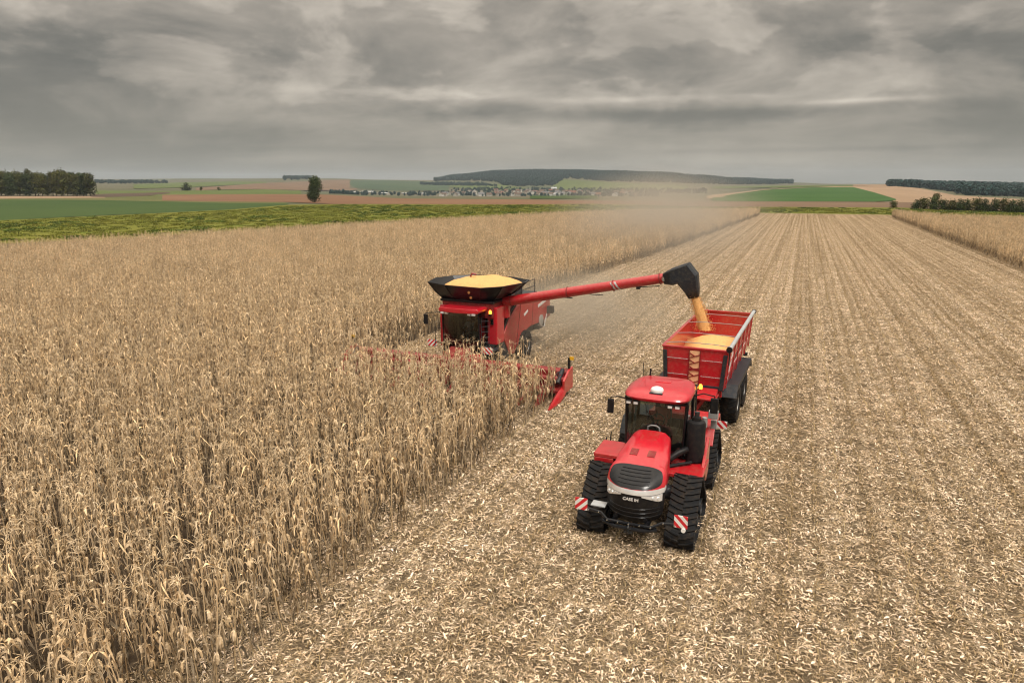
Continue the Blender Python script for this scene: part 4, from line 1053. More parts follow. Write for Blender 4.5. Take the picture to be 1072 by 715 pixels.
bx.prism([(-W_, ZT), (W_, ZT), (W_-.10, ZB), (-W_+.10, ZB)], 0, t_, 'y'); bx.prism([(-W_, ZT+.0), (W_, ZT), (W_-.10, ZB), (-W_+.10, ZB)], L_-t_, L_, 'y')
for s in (-1, 1): bx.prism([(s*W_, ZT), (s*(W_-t_), ZT), (s*(W_-.10-t_), ZB), (s*(W_-.10), ZB)][::s], t_, L_-t_, 'y')
bx.box(-W_+.12, W_-.12, t_, L_-t_, ZB, ZB+.06)
body = fixn(bx.build('box_body', M['red_box'], TR))
rb_ = MB()
for s in (-1, 1):
    for k in range(6):
        y = .35+k*1.62; rb_.prism([(s*(W_+.05), ZT-.05), (s*(W_-.0), ZT-.05), (s*(W_-.09), ZB), (s*(W_-.05), ZB)][::s], y, y+.07, 'y')
for z in (2.38, 2.90): 
    for s in (-1, 1): 
        xx = W_-.10*(ZT-z)/(ZT-ZB); rb_.box(min(s*xx, s*(xx+.03)), max(s*xx, s*(xx+.03)), 0.1, L_-.1, z, z+.05)
rb_.build('side_rib', M['red_box'], body)
dk = MB(); pk = MB()
def sideq(mb, y0, y1, z0, z1, sl, o=.006):
    def xw(z): return W_-.10*(ZT-z)/(ZT-ZB)+o
    mb.loft([[(xw(z0), y0, z0), (xw(z0), y1, z0), (xw(z0)-.004, y1, z0), (xw(z0)-.004, y0, z0)], [(xw(z1), y0+sl, z1), (xw(z1), y1+sl, z1), (xw(z1)-.004, y1+sl, z1), (xw(z1)-.004, y0+sl, z1)]])
for y0, w_, z1 in ((2.2, .22, 3.1), (2.75, .5, 2.98), (3.6, .2, 3.2), (4.1, .5, 2.98), (4.95, .2, 3.2), (5.4, .5, 3.0)): sideq(dk, y0, y0+w_, 2.62, z1, .22)
sideq(pk, .35, .55, 2.05, 3.2, 1.1); sideq(pk, .75, .85, 2.05, 3.1, 1.0); sideq(pk, 2.0, 7.8, 2.46, 2.52, .05)
fixn(dk.build('side_lettering', M['frame'], body)); fixn(pk.build('side_stripe', M['white'], body))
rim_ = MB(); rim_.box(-W_-.03, W_+.03, -.04, .10, ZT, ZT+.07); rim_.box(-W_-.03, W_+.03, L_-.10, L_+.03, ZT, ZT+.07)
rim_.box(-W_-.05, -W_+.08, .10, L_-.10, ZT, ZT+.07); rim_.box(W_-.08, W_+.05, .10, L_-.10, ZT, ZT+.07); fixn(rim_.build('top_rail', M['red_box'], body, bevel=.012))
ff = MB(); 
for s in (-1, 1): ff.prism([(s*(W_-.02), ZT-.12), (s*(W_-.18), ZT-.12), (s*(W_-.28), ZB), (s*(W_-.12), ZB)][::s], -.075, -.002, 'y')
ff.box(-W_+.25, W_-.25, -.07, -.002, ZB, ZB+.14); ff.build('front_frame', M['frame'], body, bevel=.01)
rr_ = MB()
for z in (2.42, 3.08): rr_.tube([(-W_+.2, -.05, z), (-.25, -.05, z)], .016); rr_.tube([(.28, -.05, z), (W_-.22, -.05, z)], .016)
rr_.build('front_rail', M['steel'], body)
wn = MB(); wn.box(-.20, .20, -.018, -.002, 2.06, 3.44); win = wn.build('grain_window', M['window_grain'], body)
gl_ = MB(); gl_.box(-.21, .21, -.045, -.03, 2.62, 2.72)
for k in range(5):
    z = 2.06+k*.27
    for (a, b) in (((-.2, z), (.2, z+.15)), ((.0, z+.08), (-.2, z+.20))): gl_.tube([(a[0], -.03, a[1]), (b[0], -.03, b[1])], .022, n=4)
gl_.tube([(-.21, -.03, 2.04), (-.21, -.03, 3.46)], .02, n=4); gl_.tube([(.21, -.03, 2.04), (.21, -.03, 3.46)], .02, n=4); gl_.build('window_guard', M['red_dark'], win)
ta = MB(); ta.tube([(W_+.03, -.1, ZT+.12), (W_+.03, L_+.05, ZT+.14)], .085, n=14); ta.build('rolled_tarp', M['tarp'], TR, smooth=40)
tc_ = MB(); 
for y in (-.12, L_+.05): tc_.lathe([(0, .12), (.05, .12), (.06, .05)], (W_+.03, y, ZT+.13), 'y', 16)
tc_.tube([(W_+.05, -.10, ZT+.17), (W_+.06, -.16, ZT-.5)], .025); tc_.build('tarp_crank', M['black'], TR)
ro = MB()
for (y, z) in ((.55, ZT+.14), (2.6, ZT+.12), (5.2, ZT+.12), (7.4, ZT+.12)): ro.tube([(-W_, y, ZT+.05), (-W_*.5, y, z), (W_*.5, y, z), (W_, y, ZT+.1)], .018, n=6)
ro.build('tarp_bow', M['grey'], TR)
for s in (-1, 1):
    f = MB(); xa, xb = sorted((s*.92, s*1.66)); f.box(xa, xb, 1.0, 5.9, 1.86, 1.91); f.prism([(1.0, 1.91), (.62, 1.45), (.58, 1.48), (.98, 1.94)], xa, xb); f.prism([(5.9, 1.91), (6.3, 1.45), (6.34, 1.48), (5.92, 1.94)], xa, xb)
    xo = s*1.64; f.box(min(xo, xo+s*.02), max(xo, xo+s*.02), 1.0, 5.9, 1.70, 1.90); fixn(f.build('fender', M['frame'], TR, bevel=.015))
    for y in (1.95, 4.3): wheel(TR, (s*1.30, y, .86), .86, .66, s, rimr=.42)
ax_ = MB(); 
for y in (1.95, 4.3): ax_.cyl((-1.2, y, .86), (1.2, y, .86), .09); ax_.box(-.55, -.35, y-.5, y+.5, .95, 1.35); ax_.box(.35, .55, y-.5, y+.5, .95, 1.35)
ax_.build('axle', M['frame'], TR)
tl = MB(); tl.box(-1.2, 1.2, L_-.2, L_, 1.35, 1.5); tl.build('rear_bumper', M['frame'], TR)
# worn lettering on the side wall: pale blocks low on the right side
gp_ = MB(); gp_.loft([[(-W_+.16, y, 2.0), (W_-.16, y, 2.0), (W_-.10, y, zc-.22), (.55, y, zc+.02), (0, y, zc+.08), (-.5, y, zc-.02), (-W_+.10, y, zc-.30)] for y, zc in ((.08, 2.36), (1.2, 2.42), (2.6, 2.62), (3.8, 2.90), (4.8, 3.08), (5.8, 2.85), (7.0, 2.45), (L_-.08, 2.2))])
g2 = fixn(gp_.build('trailer_grain', M['grain'], None, smooth=80)); g2.location = TR.location; g2.rotation_euler = TR.rotation_euler
tag(g2, 'load of yellow maize grain heaped inside the red trailer', 'grain', kind='stuff')
# ------------------------------------------------------------------ combine harvester (front looks to -y)
CO = empty('combine_harvester', (-16.1, 33.0, 0)); tag(CO, 'red combine harvester with a heaped black grain tank, cutting into the standing maize', 'combine harvester')
# local y = world y - 33 ; front wheels at y=.6, rear wheels at y=3.9
ch = MB(); ch.box(-.9, .9, 0, 7, .9, 1.6); ch.cyl((-1.5, .5, .95), (1.5, .5, .95), .25); ch.box(-.3, .3, 3.4, 4.2, .6, 1.0); ch.cyl((-1.4, 3.9, .75), (1.4, 3.9, .75), .12); ch.build('chassis', M['frame'], CO, bevel=.03)
core = MB(); core.box(-1.35, 1.35, .1, 6.6, 1.5, 3.2); core.box(-1.5, 1.5, -.85, 2.2, 3.05, 3.95); core.build('machine_body', M['red_dark'], CO, bevel=.03)
for s in (-1, 1):
    wheel(CO, (s*1.22, .0, .98), .98, .62, s); wheel(CO, (s*1.62, 3.1, .84), .84, .58, s)
    p = MB(); prof = [(.15, 1.9), (.9, 2.65), (2.2, 3.30), (7.1, 3.28), (7.6, 2.95), (7.7, 1.75), (6.0, 1.62), (4.2, 1.72), (2.9, 1.45), (1.7, .60), (1.05, .72), (.5, 1.45)]
    p.prism([(a, b) for a, b in prof], s*1.50, s*1.66); sp = fixn(p.build('side_panel', M['red_dusty'], CO, bevel=.05, seg=3))
    q_ = MB(); q_.prism([(2.62, 3.28), (2.66, 3.28), (1.95, .80), (1.91, .80)], s*1.655, s*1.668); q_.prism([(4.6, 3.27), (4.63, 3.27), (4.45, 1.72), (4.42, 1.72)], s*1.655, s*1.668); q_.build('panel_gap', M['black'], sp)
    q_ = MB(); q_.prism([(3.1, 2.62), (3.7, 2.80), (3.8, 2.68), (3.2, 2.48)], s*1.655, s*1.672); q_.prism([(5.4, 2.80), (6.8, 2.98), (6.85, 2.80), (5.45, 2.62)], s*1.655, s*1.672); q_.build('side_decal', M['chrome'], sp)
    q_ = MB(); q_.prism([(.05, 2.0), (.17, 1.96), (.95, 2.72), (2.2, 3.36), (2.16, 3.50), (.85, 2.90)], s*1.48, s*1.62); q_.build('panel_trim', M['black'], CO, bevel=.02)
    q_ = MB(); q_.prism([(-.6, 1.25), (.2, 1.9), (1.3, .9), (1.5, .5), (.9, .45), (-.4, 1.0)], s*1.3, s*1.60); q_.build('wheel_guard', M['frame'], CO, bevel=.03)
rr2 = MB(); rr2.prism([(6.6, 3.3), (7.6, 2.9), (7.7, 2.3), (6.8, 1.5), (6.2, 1.6)], -1.3, 1.3); rr2.build('rear_hood', M['red_dusty'], CO, bevel=.05)
chp = MB(); chp.box(-1.3, 1.3, 6.6, 7.6, 1.0, 1.7); chp.build('straw_chopper', M['frame'], CO, bevel=.04)
rt_ = MB(); rt_.box(1.60, 2.05, 7.0, 7.35, 2.0, 2.45); rt_.build('rear_light_box', M['black'], CO, bevel=.03)
rh = MB(); rh.lathe([(0, .02), (.02, .34), (.1, .36), (.12, .30)], (1.60, 5.95, 1.75), 'x', 20); rh.tube([(1.6, 5.6, 1.5), (1.75, 6.3, 1.3), (1.7, 6.9, 2.0)], .03); fixn(rh.build('rear_pulley', M['rim'], CO))
# rooftop clutter behind the tank
cl_ = MB(); cl_.box(-1.3, 1.3, 2.3, 6.2, 3.2, 3.5); cl_.box(.3, 1.2, 2.6, 3.8, 3.5, 4.0); cl_.cyl((.9, 4.2, 3.5), (.9, 4.2, 4.2), .22); cl_.tube([(1.3, 2.4, 3.5), (1.3, 2.4, 4.3), (1.3, 5.8, 4.3), (1.3, 5.8, 3.5)], .025); cl_.tube([(1.3, 2.4, 3.9), (1.3, 5.8, 3.9)], .02); cl_.build('engine_deck', M['frame'], CO, bevel=.02)
# cab: x -1.4..1.15, front y -1.6
cx0, cx1, yf, yb, z0, z1 = -1.08, 1.02, -1.62, -.25, 1.28, 3.46
fr = MB(); fr.box(cx0, cx1, yf+.1, yb, z0-.2, z0); fr.box(cx0, cx1, yb-.1, yb, z0, z1)
for x in (cx0, cx1): fr.tube([(x, yf+.12, z0), (x, yf-.02, z1-.03)], .05, n=6); fr.tube([(x, yb-.05, z0), (x, yb-.05, z1)], .06, n=6)
fr.box(cx0, cx1, yf-.04, yf+.1, z1-.08, z1); cabc = fr.build('cab_frame', M['black'], CO, bevel=.015)
gl = MB(); rows = []
for z, yo in ((z0+.02, .16), (2.1, -.02), (z1-.05, -.04)): rows.append([(x, yf+yo-.22*(1-abs(x/1.02)**2.2), z) for x in (-1.02, -.8, -.5, 0, .5, .8, 1.02)])
shell(gl, rows); gl.build('windscreen', M['dglass'], cabc, smooth=80)
for x in (cx0-.01, cx1+.01): sg = MB(); sg.add([(x, yf+.12, z0), (x, yb-.1, z0), (x, yb-.1, z1-.05), (x, yf, z1-.05)], [(0, 1, 2, 3)]); sg.build('side_window', M['dglass'], cabc)
rfc = MB(); rfc.loft([[(x*a, y, z) for x, y in ((-1.16, yf-.30), (-.6, yf-.46), (0, yf-.5), (.6, yf-.46), (1.16, yf-.30), (1.18, -.2), (-1.18, -.2))] for a, z in ((.97, z1), (1, z1+.06), (1, z1+.15), (.9, z1+.24))]); rfc = fixn(rfc.build('cab_roof', M['red'], CO, bevel=.02))
for x in (-.9, -.65, .65, .9): wl = MB(); wl.box(x-.09, x+.09, yf-.40, yf-.26, z1-.10, z1-.005); wl.build('work_light', M['lens'], rfc, bevel=.01)
ap = MB(); ap.loft([[(x, y, z) for x, y in ((-1.12, yf-.02), (-.6, yf-.28), (0, yf-.34), (.6, yf-.28), (1.12, yf-.02), (1.12, yf+.3), (-1.12, yf+.3))] for z in (z0-.28, z0-.06)]); fixn(ap.build('cab_sill', M['red'], CO, bevel=.03))
# red shoulder blocks both sides of the cab
for (xa, xb, ya) in ((-1.62, -1.10, -.95), (1.10, 1.66, -.70)):
    sh = MB(); sh.box(xa, xb, ya, .3, 1.35 if xa < 0 else 1.6, 3.62); sh.build('front_panel', M['red'], CO, bevel=.06, seg=3)
lp = MB(); lp.tube([(1.12, -1.5, 1.5), (1.12, -1.5, 3.2)], .02)
for k in range(6): lp.tube([(1.12, -1.5, 1.6+k*.28), (1.45, -1.25, 1.6+k*.28)], .015)
lp.tube([(1.45, -1.25, 1.2), (1.45, -1.25, 3.0)], .02); lp.box(1.05, 1.75, -1.5, -.4, 1.38, 1.44); lp.build('access_ladder', M['frame'], CO)
bc = MB(); bc.lathe([(0, .09), (.14, .09), (.2, .05), (.21, .01)], (1.34, -.82, 3.30), 'z', 14); fixn(bc.build('beacon', M['amber'], CO)); b2 = MB(); b2.box(1.26, 1.42, -.9, -.7, 3.2, 3.3); b2.build('beacon_bracket', M['black'], CO)
ml2 = MB(); ml2.box(1.30, 1.48, -.76, -.71, 2.7, 3.0); ml2.build('panel_mirror', M['mirror'], CO)
mirror(CO, (-1.1, -1.5, 3.35), (-1.95, -1.9, 3.30), .5, .24); 
mr = MB(); mr.tube([(-1.1, -1.4, 2.4), (-1.5, -1.6, 2.5), (-1.6, -1.6, 1.4)], .02); mr.build('handrail', M['black'], CO)
board(CO, -1.80, -1.55, 1.62, .56, .36, True); board(CO, 1.46, -1.60, 1.48, .66, .36, False)
sb = MB(); sb.tube([(-1.66, -1.53, 1.7), (-1.2, -1.4, 1.6)], .025); sb.tube([(1.42, -1.58, 1.4), (1.1, -1.4, 1.3)], .025); sb.build('board_bracket', M['frame'], CO)
st2 = MB(); st2.box(-.28, .28, -.85, -.42, 1.62, 2.12); st2.box(-.28, .28, -.50, -.36, 2.1, 2.85); st2.build('seat', M['cloth_dark'], CO, bevel=.05)
sw = MB(); c0 = Vector((0, -1.22, 2.42)); ring = [c0+Vector((.19*math.cos(2*math.pi*i/20), .09*math.sin(2*math.pi*i/20), .16*math.sin(2*math.pi*i/20))) for i in range(21)]
sw.tube(ring, .016, n=6, cap=False); sw.tube([c0, (0, -1.35, 1.65)], .04); sw.build('steering_wheel', M['black'], CO)
mn = MB(); mn.box(.45, .75, -1.25, -1.2, 2.15, 2.4); mn.box(.32, .6, -1.1, -.5, 2.0, 2.15); mn.build('console', M['cabtrim'], CO, bevel=.02)
person((-16.1, 33.0-.62, 2.14), 0, M['cloth_blue'], 'operator in a pale blue shirt seated in the cab of the combine harvester')
# grain tank: flared black hopper
zt, zl = 4.82, 3.93
lo = [(-1.55, -.85), (1.45, -.85), (1.50, 1.9), (-1.55, 1.9)]
hi_ = [(-2.30, -.95), (-1.0, -1.45), (1.10, -1.50), (2.05, -.85), (2.75, .6), (2.45, 1.9), (1.2, 2.55), (-1.2, 2.55), (-2.2, 1.7), (-2.6, .4)]
tk = MB(); n = len(hi_)
def lowpt(x, y): return (max(-1.5, min(1.45, x*.66)), max(-.85, min(1.9, y*.75)))
lo_ = [lowpt(*p_) for p_ in hi_]
zz_ = [zt-.02, zt-.05, zt-.08, zt-.04, zt+.02, zt-.02, zt, zt, zt, zt+.02]
outer = [[(x, y, zl) for x, y in lo_], [(lerp(lo_[i][0], hi_[i][0], .5), lerp(lo_[i][1], hi_[i][1], .5), lerp(zl, zz_[i], .42)) for i in range(n)], [(hi_[i][0], hi_[i][1], zz_[i]) for i in range(n)]]
inner = [[(x*.975, y*.975, z+.015) for x, y, z in s_] for s_ in outer[::-1]]
tk.loft(outer+inner, cap=False); tank = fixn(tk.build('grain_tank', M['gloss'], CO, smooth=20))
tr_ = MB()
for i in range(n):
    tr_.tube([(lo_[i][0]*1.01, lo_[i][1]*1.01, zl), (lerp(lo_[i][0], hi_[i][0], .5)*1.01, lerp(lo_[i][1], hi_[i][1], .5)*1.01, lerp(zl, zz_[i], .42)), (hi_[i][0], hi_[i][1], zz_[i])], .02, n=5)
tr_.tube([(hi_[i % n][0], hi_[i % n][1], zz_[i % n]) for i in range(n+1)], .025, n=5); tr_.build('tank_rim', M['black'], tank)
for (x, z) in ((.35, 4.45), (.37, 4.15)): d_ = MB(); yy = -1.32 if z > 4.3 else -1.13; d_.cyl((x, yy, z), (x, yy-.04, z), .07, n=12); d_.build('reflector', M['grain'], tank)
tb = MB(); tb.box(-1.6, 1.55, -.9, 2.0, 3.82, 3.95); tb.build('tank_base', M['gloss'], tank, bevel=.03)
gr2 = MB(); secs = []; hi2 = [(lerp(hi_[i][0], hi_[(i+1) % n][0], t/4), lerp(hi_[i][1], hi_[(i+1) % n][1], t/4)) for i in range(n) for t in range(4)]; rg = random.Random(5)
for (f, z) in ((.80, zt-.24), (.76, zt-.14), (.68, zt-.02), (.58, zt+.07), (.46, zt+.15), (.34, zt+.21), (.22, zt+.25), (.10, zt+.27), (.03, zt+.275)): secs.append([(x*f+.55*(1-f)+.12, y*f+.6*(1-f)+.08, z+.09*noise.noise((x*f*1.1, y*f*1.1, 3.0))+rg.uniform(-.012, .012)) for x, y in hi2])
gr2.loft(secs); g3 = fixn(gr2.build('tank_grain', M['grain'], None, smooth=80)); g3.location = CO.location
tag(g3, 'heap of yellow maize grain filling the black tank of the combine harvester', 'grain', kind='stuff')
fa = MB(); fa.tube([(-.3, .2, zt+.25), (-.2, .2, zt+.42), (.0, .3, zt+.36)], .05, n=8); fa.build('fountain_auger', M['red_dark'], tank)
# unloading auger
A0 = Vector((1.55, .55, 3.75)); A1 = Vector((10.15, .5, 5.50)); ad = (A1-A0).normalized()
au = MB(); au.tube([A0, A0+ad*.2, A1], [.30, .27, .24], n=20); au.cyl((1.55, .6, 2.9), (1.55, .6, 3.9), .30, n=18); auger = au.build('unloading_auger', M['red_box'], CO, smooth=40)
fl = MB()
for t in (.05, .42, .70, .97): p0 = A0.lerp(A1, t); fl.cyl(p0-ad*.02, p0+ad*.02, .29, n=20)
fl.build('flange', M['red_dark'], auger)
bk = MB(); p0 = A0.lerp(A1, .42); bk.tube([p0+Vector((-.25, 0, -.28)), p0+Vector((.25, 0, -.28))], .03); p0 = A0.lerp(A1, .86); bk.tube([p0+Vector((-.1, -.05, -.28)), p0+Vector((.95, -.05, -.16))], .022); bk.box(p0.x-.2, p0.x-.02, -.1+p0.y, .1+p0.y, p0.z-.38, p0.z-.26)
p0 = A0.lerp(A1, .57); bk.tube([p0+Vector((-.1, -.05, -.28)), p0+Vector((.3, -.05, -.30)), p0+Vector((.6, -.05, -.26))], .02); bk.build('spout_cylinder', M['frame'], auger)
# warning bands painted round the tube: white slanted pieces
p1 = A0.lerp(A1, .685); wb = MB()
for (d0, wd) in ((0, .10), (.20, .10)):
    for side in (0, 1):
        secs = []
        for k in range(7):
            a = R(-150+k*22) if side == 0 else R(-150+k*22)
            off = d0+k*.045
            u = Vector((0, -1, 0)); v = ad.cross(u).normalized(); rr_ = .262
            a2 = R(-50+k*22)
            c_ = p1+ad*off+(u*math.cos(a2)+v*math.sin(a2))*rr_; c2 = p1+ad*(off+wd)+(u*math.cos(a2)+v*math.sin(a2))*rr_
            secs.append([c_, c2])
        wb.loft(secs, closed=False, cap=False)
wb.build('warning_band', M['white'], auger)
# spout: dark rubber hood opening down to the right
sp = MB(); e0 = A1
def ssec(c, u, v, a, b): c = Vector(c); u = Vector(u).normalized(); v = Vector(v).normalized(); return [c+u*a*i+v*b*j for i, j in ((-.7, -1), (.7, -1), (1, -.6), (1, .6), (.7, 1), (-.7, 1), (-1, .6), (-1, -.6))]
Yv = (0, 1, 0)
B0 = Vector((-5.95+16.1, .45, 5.50))
def sq(c, ux, uz, a, yw): c = B0+Vector(c); u = Vector((ux, 0, uz)).normalized(); return [c-u*a+Vector((0, -yw*.7, 0)), c-u*a*.8+Vector((0, -yw, 0)), c+u*a*.8+Vector((0, -yw, 0)), c+u*a+Vector((0, -yw*.7, 0)), c+u*a+Vector((0, yw*.7, 0)), c+u*a*.8+Vector((0, yw, 0)), c-u*a*.8+Vector((0, yw, 0)), c-u*a+Vector((0, yw*.7, 0))]
sp.loft([sq((-.05, 0, -.02), -.2, 1, .26, .30), sq((.35, 0, .10), -.15, 1, .40, .38), sq((.86, 0, .30), .45, 1, .56, .42), sq((1.14, 0, -.02), 1, .75, .50, .42), sq((1.32, 0, -.52), 1, .35, .34, .34), sq((1.42, 0, -.86), 1, .30, .24, .24)], cap=False)
spo = fixn(sp.build('spout', M['frame'], auger, smooth=25)); so_ = spo.modifiers.new('thick', 'SOLIDIFY'); so_.thickness = .03
hg = MB(); hg.cyl(A1+Vector((-.02, -.36, -.02)), A1+Vector((-.02, .36, -.02)), .10, n=12); hg.build('spout_hinge', M['steel'], auger)
# ------------------------------------------------------------------ corn header as part of the combine
hy = 30.3-33.0
HX0, HX1 = -6.15, 6.38
hd = MB(); hd.box(HX0, HX1, hy-.1, hy+.25, .35, 1.12); hd.prism([(hy-.1, 1.12), (hy-.1, 1.18), (hy+.3, 1.25), (hy+.3, 1.12)], HX0, HX1); hd.box(HX0+.05, HX1-.05, hy-1.1, hy-.1, .35, .5)
head = hd.build('corn_header', M['red_dark'], CO, bevel=.03)
fh_ = MB(); fh_.prism([(hy+.2, .5), (hy+.2, 1.3), (-.3, 2.0), (-.3, 1.1)], -.6, .6); fh_.build('feeder_house', M['red_dark'], CO, bevel=.03)
ag = MB(); ag.cyl((HX0+.1, hy-.42, .85), (HX1-.1, hy-.42, .85), .14)
N = 150; fl_ = []
for i in range(N+1):
    t = i/N; x = lerp(HX0+.15, HX1-.15, t); a = t*2*math.pi*22*(1 if x < 0 else -1); fl_.append([(x, hy-.42+.14*math.cos(a), .85+.14*math.sin(a)), (x, hy-.42+.29*math.cos(a), .85+.29*math.sin(a))])
ag.loft(fl_, closed=False, cap=False); ag.build('cross_auger', M['red_dark'], head)
for k in range(17):
    x = lerp(HX0+.1, HX1-.1, k/16); s_ = MB()
    def sec(y, z, w, h_): return [(x-w, y, z), (x+w, y, z), (x+w*.8, y, z+h_*.6), (x, y, z+h_), (x-w*.8, y, z+h_*.6)]
    s_.loft([sec(hy-2.75, .06, .03, .05), sec(hy-2.3, .06, .12, .20), sec(hy-1.6, .12, .19, .36), sec(hy-1.0, .25, .20, .38), sec(hy-.6, .40, .16, .30)])
    fixn(s_.build('row_divider', M['red_box'] if k == 16 else M['red_dark'], head, smooth=40))
for s, x in ((-1, HX0), (1, HX1)):
    e_ = MB(); e_.prism([(hy-.95, .30), (hy-.95, .95), (hy-.2, 1.30), (hy+.35, 1.36), (hy+.35, .30)], x-.06, x+.06); e_.build('end_shield', M['red_box'], head, bevel=.03)
    po = MB(); po.box(x-s*.05-.05, x-s*.05+.05, hy-.02, hy+.10, 1.3, 1.85); po.build('marker_post', M['black'], head); ye = MB(); ye.box(x-.02, x+.18, hy-.02, hy+.04, 1.76, 1.92); ye.build('marker_light', M['yellow'], head)
    hs_ = MB(); hs_.cyl((x-s*.35, hy-.75, .75), (x-s*.35, hy-.05, 1.25), .11); hs_.tube([(x-s*.5, hy-.5, .6), (x-s*.55, hy-.3, 1.1), (x-s*.3, hy, 1.3)], .03); hs_.build('drive_shaft', M['frame'], head)

# ------------------------------------------------------------------ falling grain
stt = MB(); out0 = Vector((-16.1, 33.0, 0))+B0+Vector((1.42, 0, -.80)); secs = []; rq = random.Random(3)
for k in range(16):
    t = k/15; z = out0.z-(out0.z-3.15)*t**1.0; x = out0.x+.62*t**.85; y = out0.y-.25*t
    w_ = .19+.10*t; secs.append([(x+w_*(1+rq.uniform(-.08, .08))*math.cos(2*math.pi*i/12), y+w_*(1+rq.uniform(-.08, .08))*math.sin(2*math.pi*i/12), z) for i in range(12)])
stt.loft(secs)
for k in range(3500):
    t = rq.random(); z = out0.z-(out0.z-3.15)*t; x = out0.x+.62*t**.85+rq.gauss(0, .12+.08*t); y = out0.y-.25*t+rq.gauss(0, .12+.08*t); s_ = .013
    stt.add([(x-s_, y, z), (x, y-s_, z), (x+s_, y, z), (x, y+s_, z), (x, y, z+s_*2), (x, y, z-s_*2)], [(0, 1, 4), (1, 2, 4), (2, 3, 4), (3, 0, 4), (1, 0, 5), (2, 1, 5), (3, 2, 5), (0, 3, 5)])
gs = fixn(stt.build('falling_grain', M['grain'], None, smooth=40)); tag(gs, 'stream of yellow maize grain pouring from the spout into the red trailer', 'grain', kind='stuff')

# ------------------------------------------------------------------ village and far buildings
M['plaster'] = mat('pale_plaster', (0.42, 0.39, 0.34), .9); M['plaster2'] = mat('cream_plaster', (0.34, 0.28, 0.22), .9); M['plaster3'] = mat('white_plaster', (0.62, 0.60, 0.56), .9)
M['roof_r'] = mat('red_tiles', (0.17, 0.075, 0.05), .9); M['roof_b'] = mat('brown_tiles', (0.11, 0.075, 0.055), .9); M['roof_g'] = mat('grey_roofing', (0.13, 0.13, 0.135), .8); M['roof_w'] = mat('pale_metal_roofing', (0.36, 0.37, 0.38), .6)
hm = {}
def house(px, py, w, l, h, rz, wall, roof, label, cat='house', group=None, name='house', pitch=.75):
    q_ = at(px, py)
    while q_[3] < 1250: py -= .2; q_ = at(px, py)
    key = (w, l, h, wall, roof, pitch)
    if key not in hm:
        a = MB(); a.box(-w/2, w/2, -l/2, l/2, -2, h); a.prism([(-w/2, h), (w/2, h), (0, h+w/2*pitch)], -l/2, l/2, 'y')
        b = MB(); o_ = .5
        for s in (-1, 1): b.loft([[(s*(w/2+o_), y, h-o_*pitch), (0, y, h+w/2*pitch), (0, y, h+w/2*pitch+.3), (s*(w/2+o_), y, h-o_*pitch+.3)] for y in (-l/2-o_, l/2+o_)])
        c = MB()
        for s in (-1, 1):
            for k in range(3):
                yy = -l/2+l*(k+.5)/3; c.box(*sorted((s*w/2, s*(w/2+.04))), yy-.5, yy+.5, h*.35, h*.65)
        hm[key] = (a.mesh(name, M[wall], None), b.mesh('roof', M[roof], None), c.mesh('window', M['gloss'], None))
    ms = hm[key]; o = bpy.data.objects.new(name, ms[0]); COL.objects.link(o); o.location = q_[:3]; o.rotation_euler = (0, 0, rz); tag(o, label, cat, group)
    for m_ in ms[1:]: c_ = bpy.data.objects.new(m_.name.split('.')[0], m_); COL.objects.link(c_); c_.parent = o
q = random.Random(77)
kinds = [(9, 13, 5, 'plaster', 'roof_b', 'pale house with a brown tiled roof in the distant village', 'pale houses with brown roofs'), (9, 12, 5.5, 'plaster2', 'roof_r', 'cream house with a red tiled roof in the distant village', 'cream houses with red roofs'),
         (10, 16, 5, 'plaster3', 'roof_g', 'white house with a grey roof in the distant village', 'white houses with grey roofs'), (8, 11, 6, 'plaster3', 'roof_b', 'tall white house with a brown roof in the distant village', 'tall white houses with brown roofs')]
for k in range(84):
    x = q.gauss(560, 42) if q.random() < .7 else q.uniform(455, 660); x = max(452, min(665, x)); y = q.uniform(200.8, 206.0) if x > 490 else q.uniform(202.5, 206)
    kk = kinds[q.randrange(4)]; house(x, y, kk[0], kk[1], kk[2], q.uniform(0, 3.1), kk[3], kk[4], kk[5], 'house', 'village houses: '+kk[6])
house(600, 204.2, 14, 22, 6, 1.2, 'plaster2', 'roof_r', 'large hall with a red roof at the right side of the village', 'hall', name='hall')
house(582, 205.6, 12, 22, 4, .6, 'plaster3', 'roof_w', 'bright white shed at the lower edge of the village, by a small green meadow', 'shed', name='shed')
house(580, 199.6, 12, 18, 6, 1.9, 'plaster3', 'roof_w', 'white building with a pale roof highest on the right side of the village', 'building', name='village_building')
house(497, 204.0, 13, 14, 9, .4, 'plaster3', 'roof_b', 'tallest white building at the left side of the village', 'building', name='village_building')
for (x, y, w, l, h, lab) in ((358, 202.6, 16, 40, 4, 'leftmost pale farm shed on the plain, just right of the lone tree'), (371, 202.9, 14, 26, 4, 'short white farm shed right of the leftmost shed'), (386, 202.8, 20, 60, 5, 'long pale shed with the largest white roof left of the village'),
                         (402, 204.0, 16, 44, 4, 'low pale shed right of the long white roofed shed'), (425, 203.8, 14, 30, 3, 'small shed midway between the farm sheds and the village'), (442, 204.2, 14, 34, 4, 'low pale shed just left of the village'), (463, 204.2, 12, 20, 5, 'white shed at the left end of the village')):
    house(x, y, w*.8, l*.8, h*.8, 1.3, 'plaster', 'roof_w', lab, 'shed', name='farm_shed', pitch=.3)

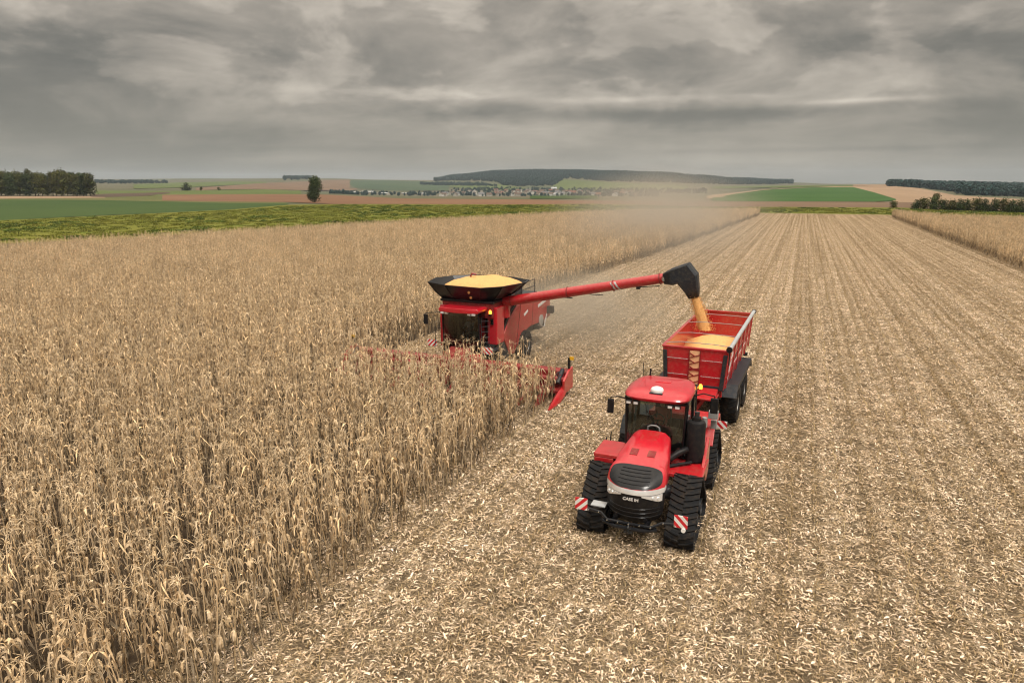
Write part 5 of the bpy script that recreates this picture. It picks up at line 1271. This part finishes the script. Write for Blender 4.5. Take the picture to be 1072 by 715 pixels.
# ------------------------------------------------------------------ dust and air
def dust(name, label, loc, dims, rz, dens, color, nscale):
    mb = MB(); mb.box(-1, 1, -1, 1, -1, 1); o = mb.build(name, dustmat(name, dens, color, nscale), None, smooth=None); o.location = loc; o.scale = dims; o.rotation_euler = (0, 0, rz); tag(o, label, 'dust', kind='stuff'); return o
def dustmat(name, dens, color, nscale):
    m = bpy.data.materials.new(name); m.use_nodes = True; nt = NT(m.node_tree); nt.n.remove(nt.n['Principled BSDF']); out = nt.n['Material Output']
    pv = nt.node('ShaderNodeVolumePrincipled'); pv.inputs['Color'].default_value = (*color, 1); pv.inputs['Anisotropy'].default_value = .2
    tc = nt.node('ShaderNodeTexCoord'); ln = nt.node('ShaderNodeVectorMath', operation='LENGTH'); nt.l.new(tc.outputs['Object'], ln.inputs[0])
    g = nt.node('ShaderNodeNewGeometry'); n1 = nt.noise(g.outputs['Position'], nscale, 3, .6, .4)
    f = nt.mapr(ln.outputs['Value'], .15, 1.0, 1.0, 0.0); f = nt.math('MULTIPLY', f, nt.mapr(n1, .3, .7, .25, 1.4)); f = nt.math('MULTIPLY', f, dens)
    nt.l.new(f, pv.inputs['Density']); nt.l.new(pv.outputs[0], out.inputs['Volume']); return m
dust('dust_cloud', 'thin dust hanging behind the combine harvester over the fresh stubble', (-14.0, 44, 1.4), (9.0, 15, 3.4), R(2), .13, (.90, .79, .64), .35)
dust('dust_cloud', 'long veil of dust drifting back along the left crop edge to the far fields', (-23, 120, 5), (20, 85, 9), R(11), .021, (.88, .79, .68), .06)
hzb = MB(); hzb.box(-9500, 9500, -9500, 9500, -60, 160); HZ = bpy.data.materials.new('haze_air'); HZ.use_nodes = True; nt = NT(HZ.node_tree); nt.n.remove(nt.n['Principled BSDF'])
pv = nt.node('ShaderNodeVolumePrincipled'); pv.inputs['Color'].default_value = (.66, .76, .86, 1); pv.inputs['Density'].default_value = .00008; pv.inputs['Anisotropy'].default_value = 0.0; nt.l.new(pv.outputs[0], nt.n['Material Output'].inputs['Volume'])
USE_HAZE = True
if USE_HAZE: tag(hzb.build('haze', HZ, None, smooth=None), 'thin grey haze over the whole valley', 'haze', kind='stuff')
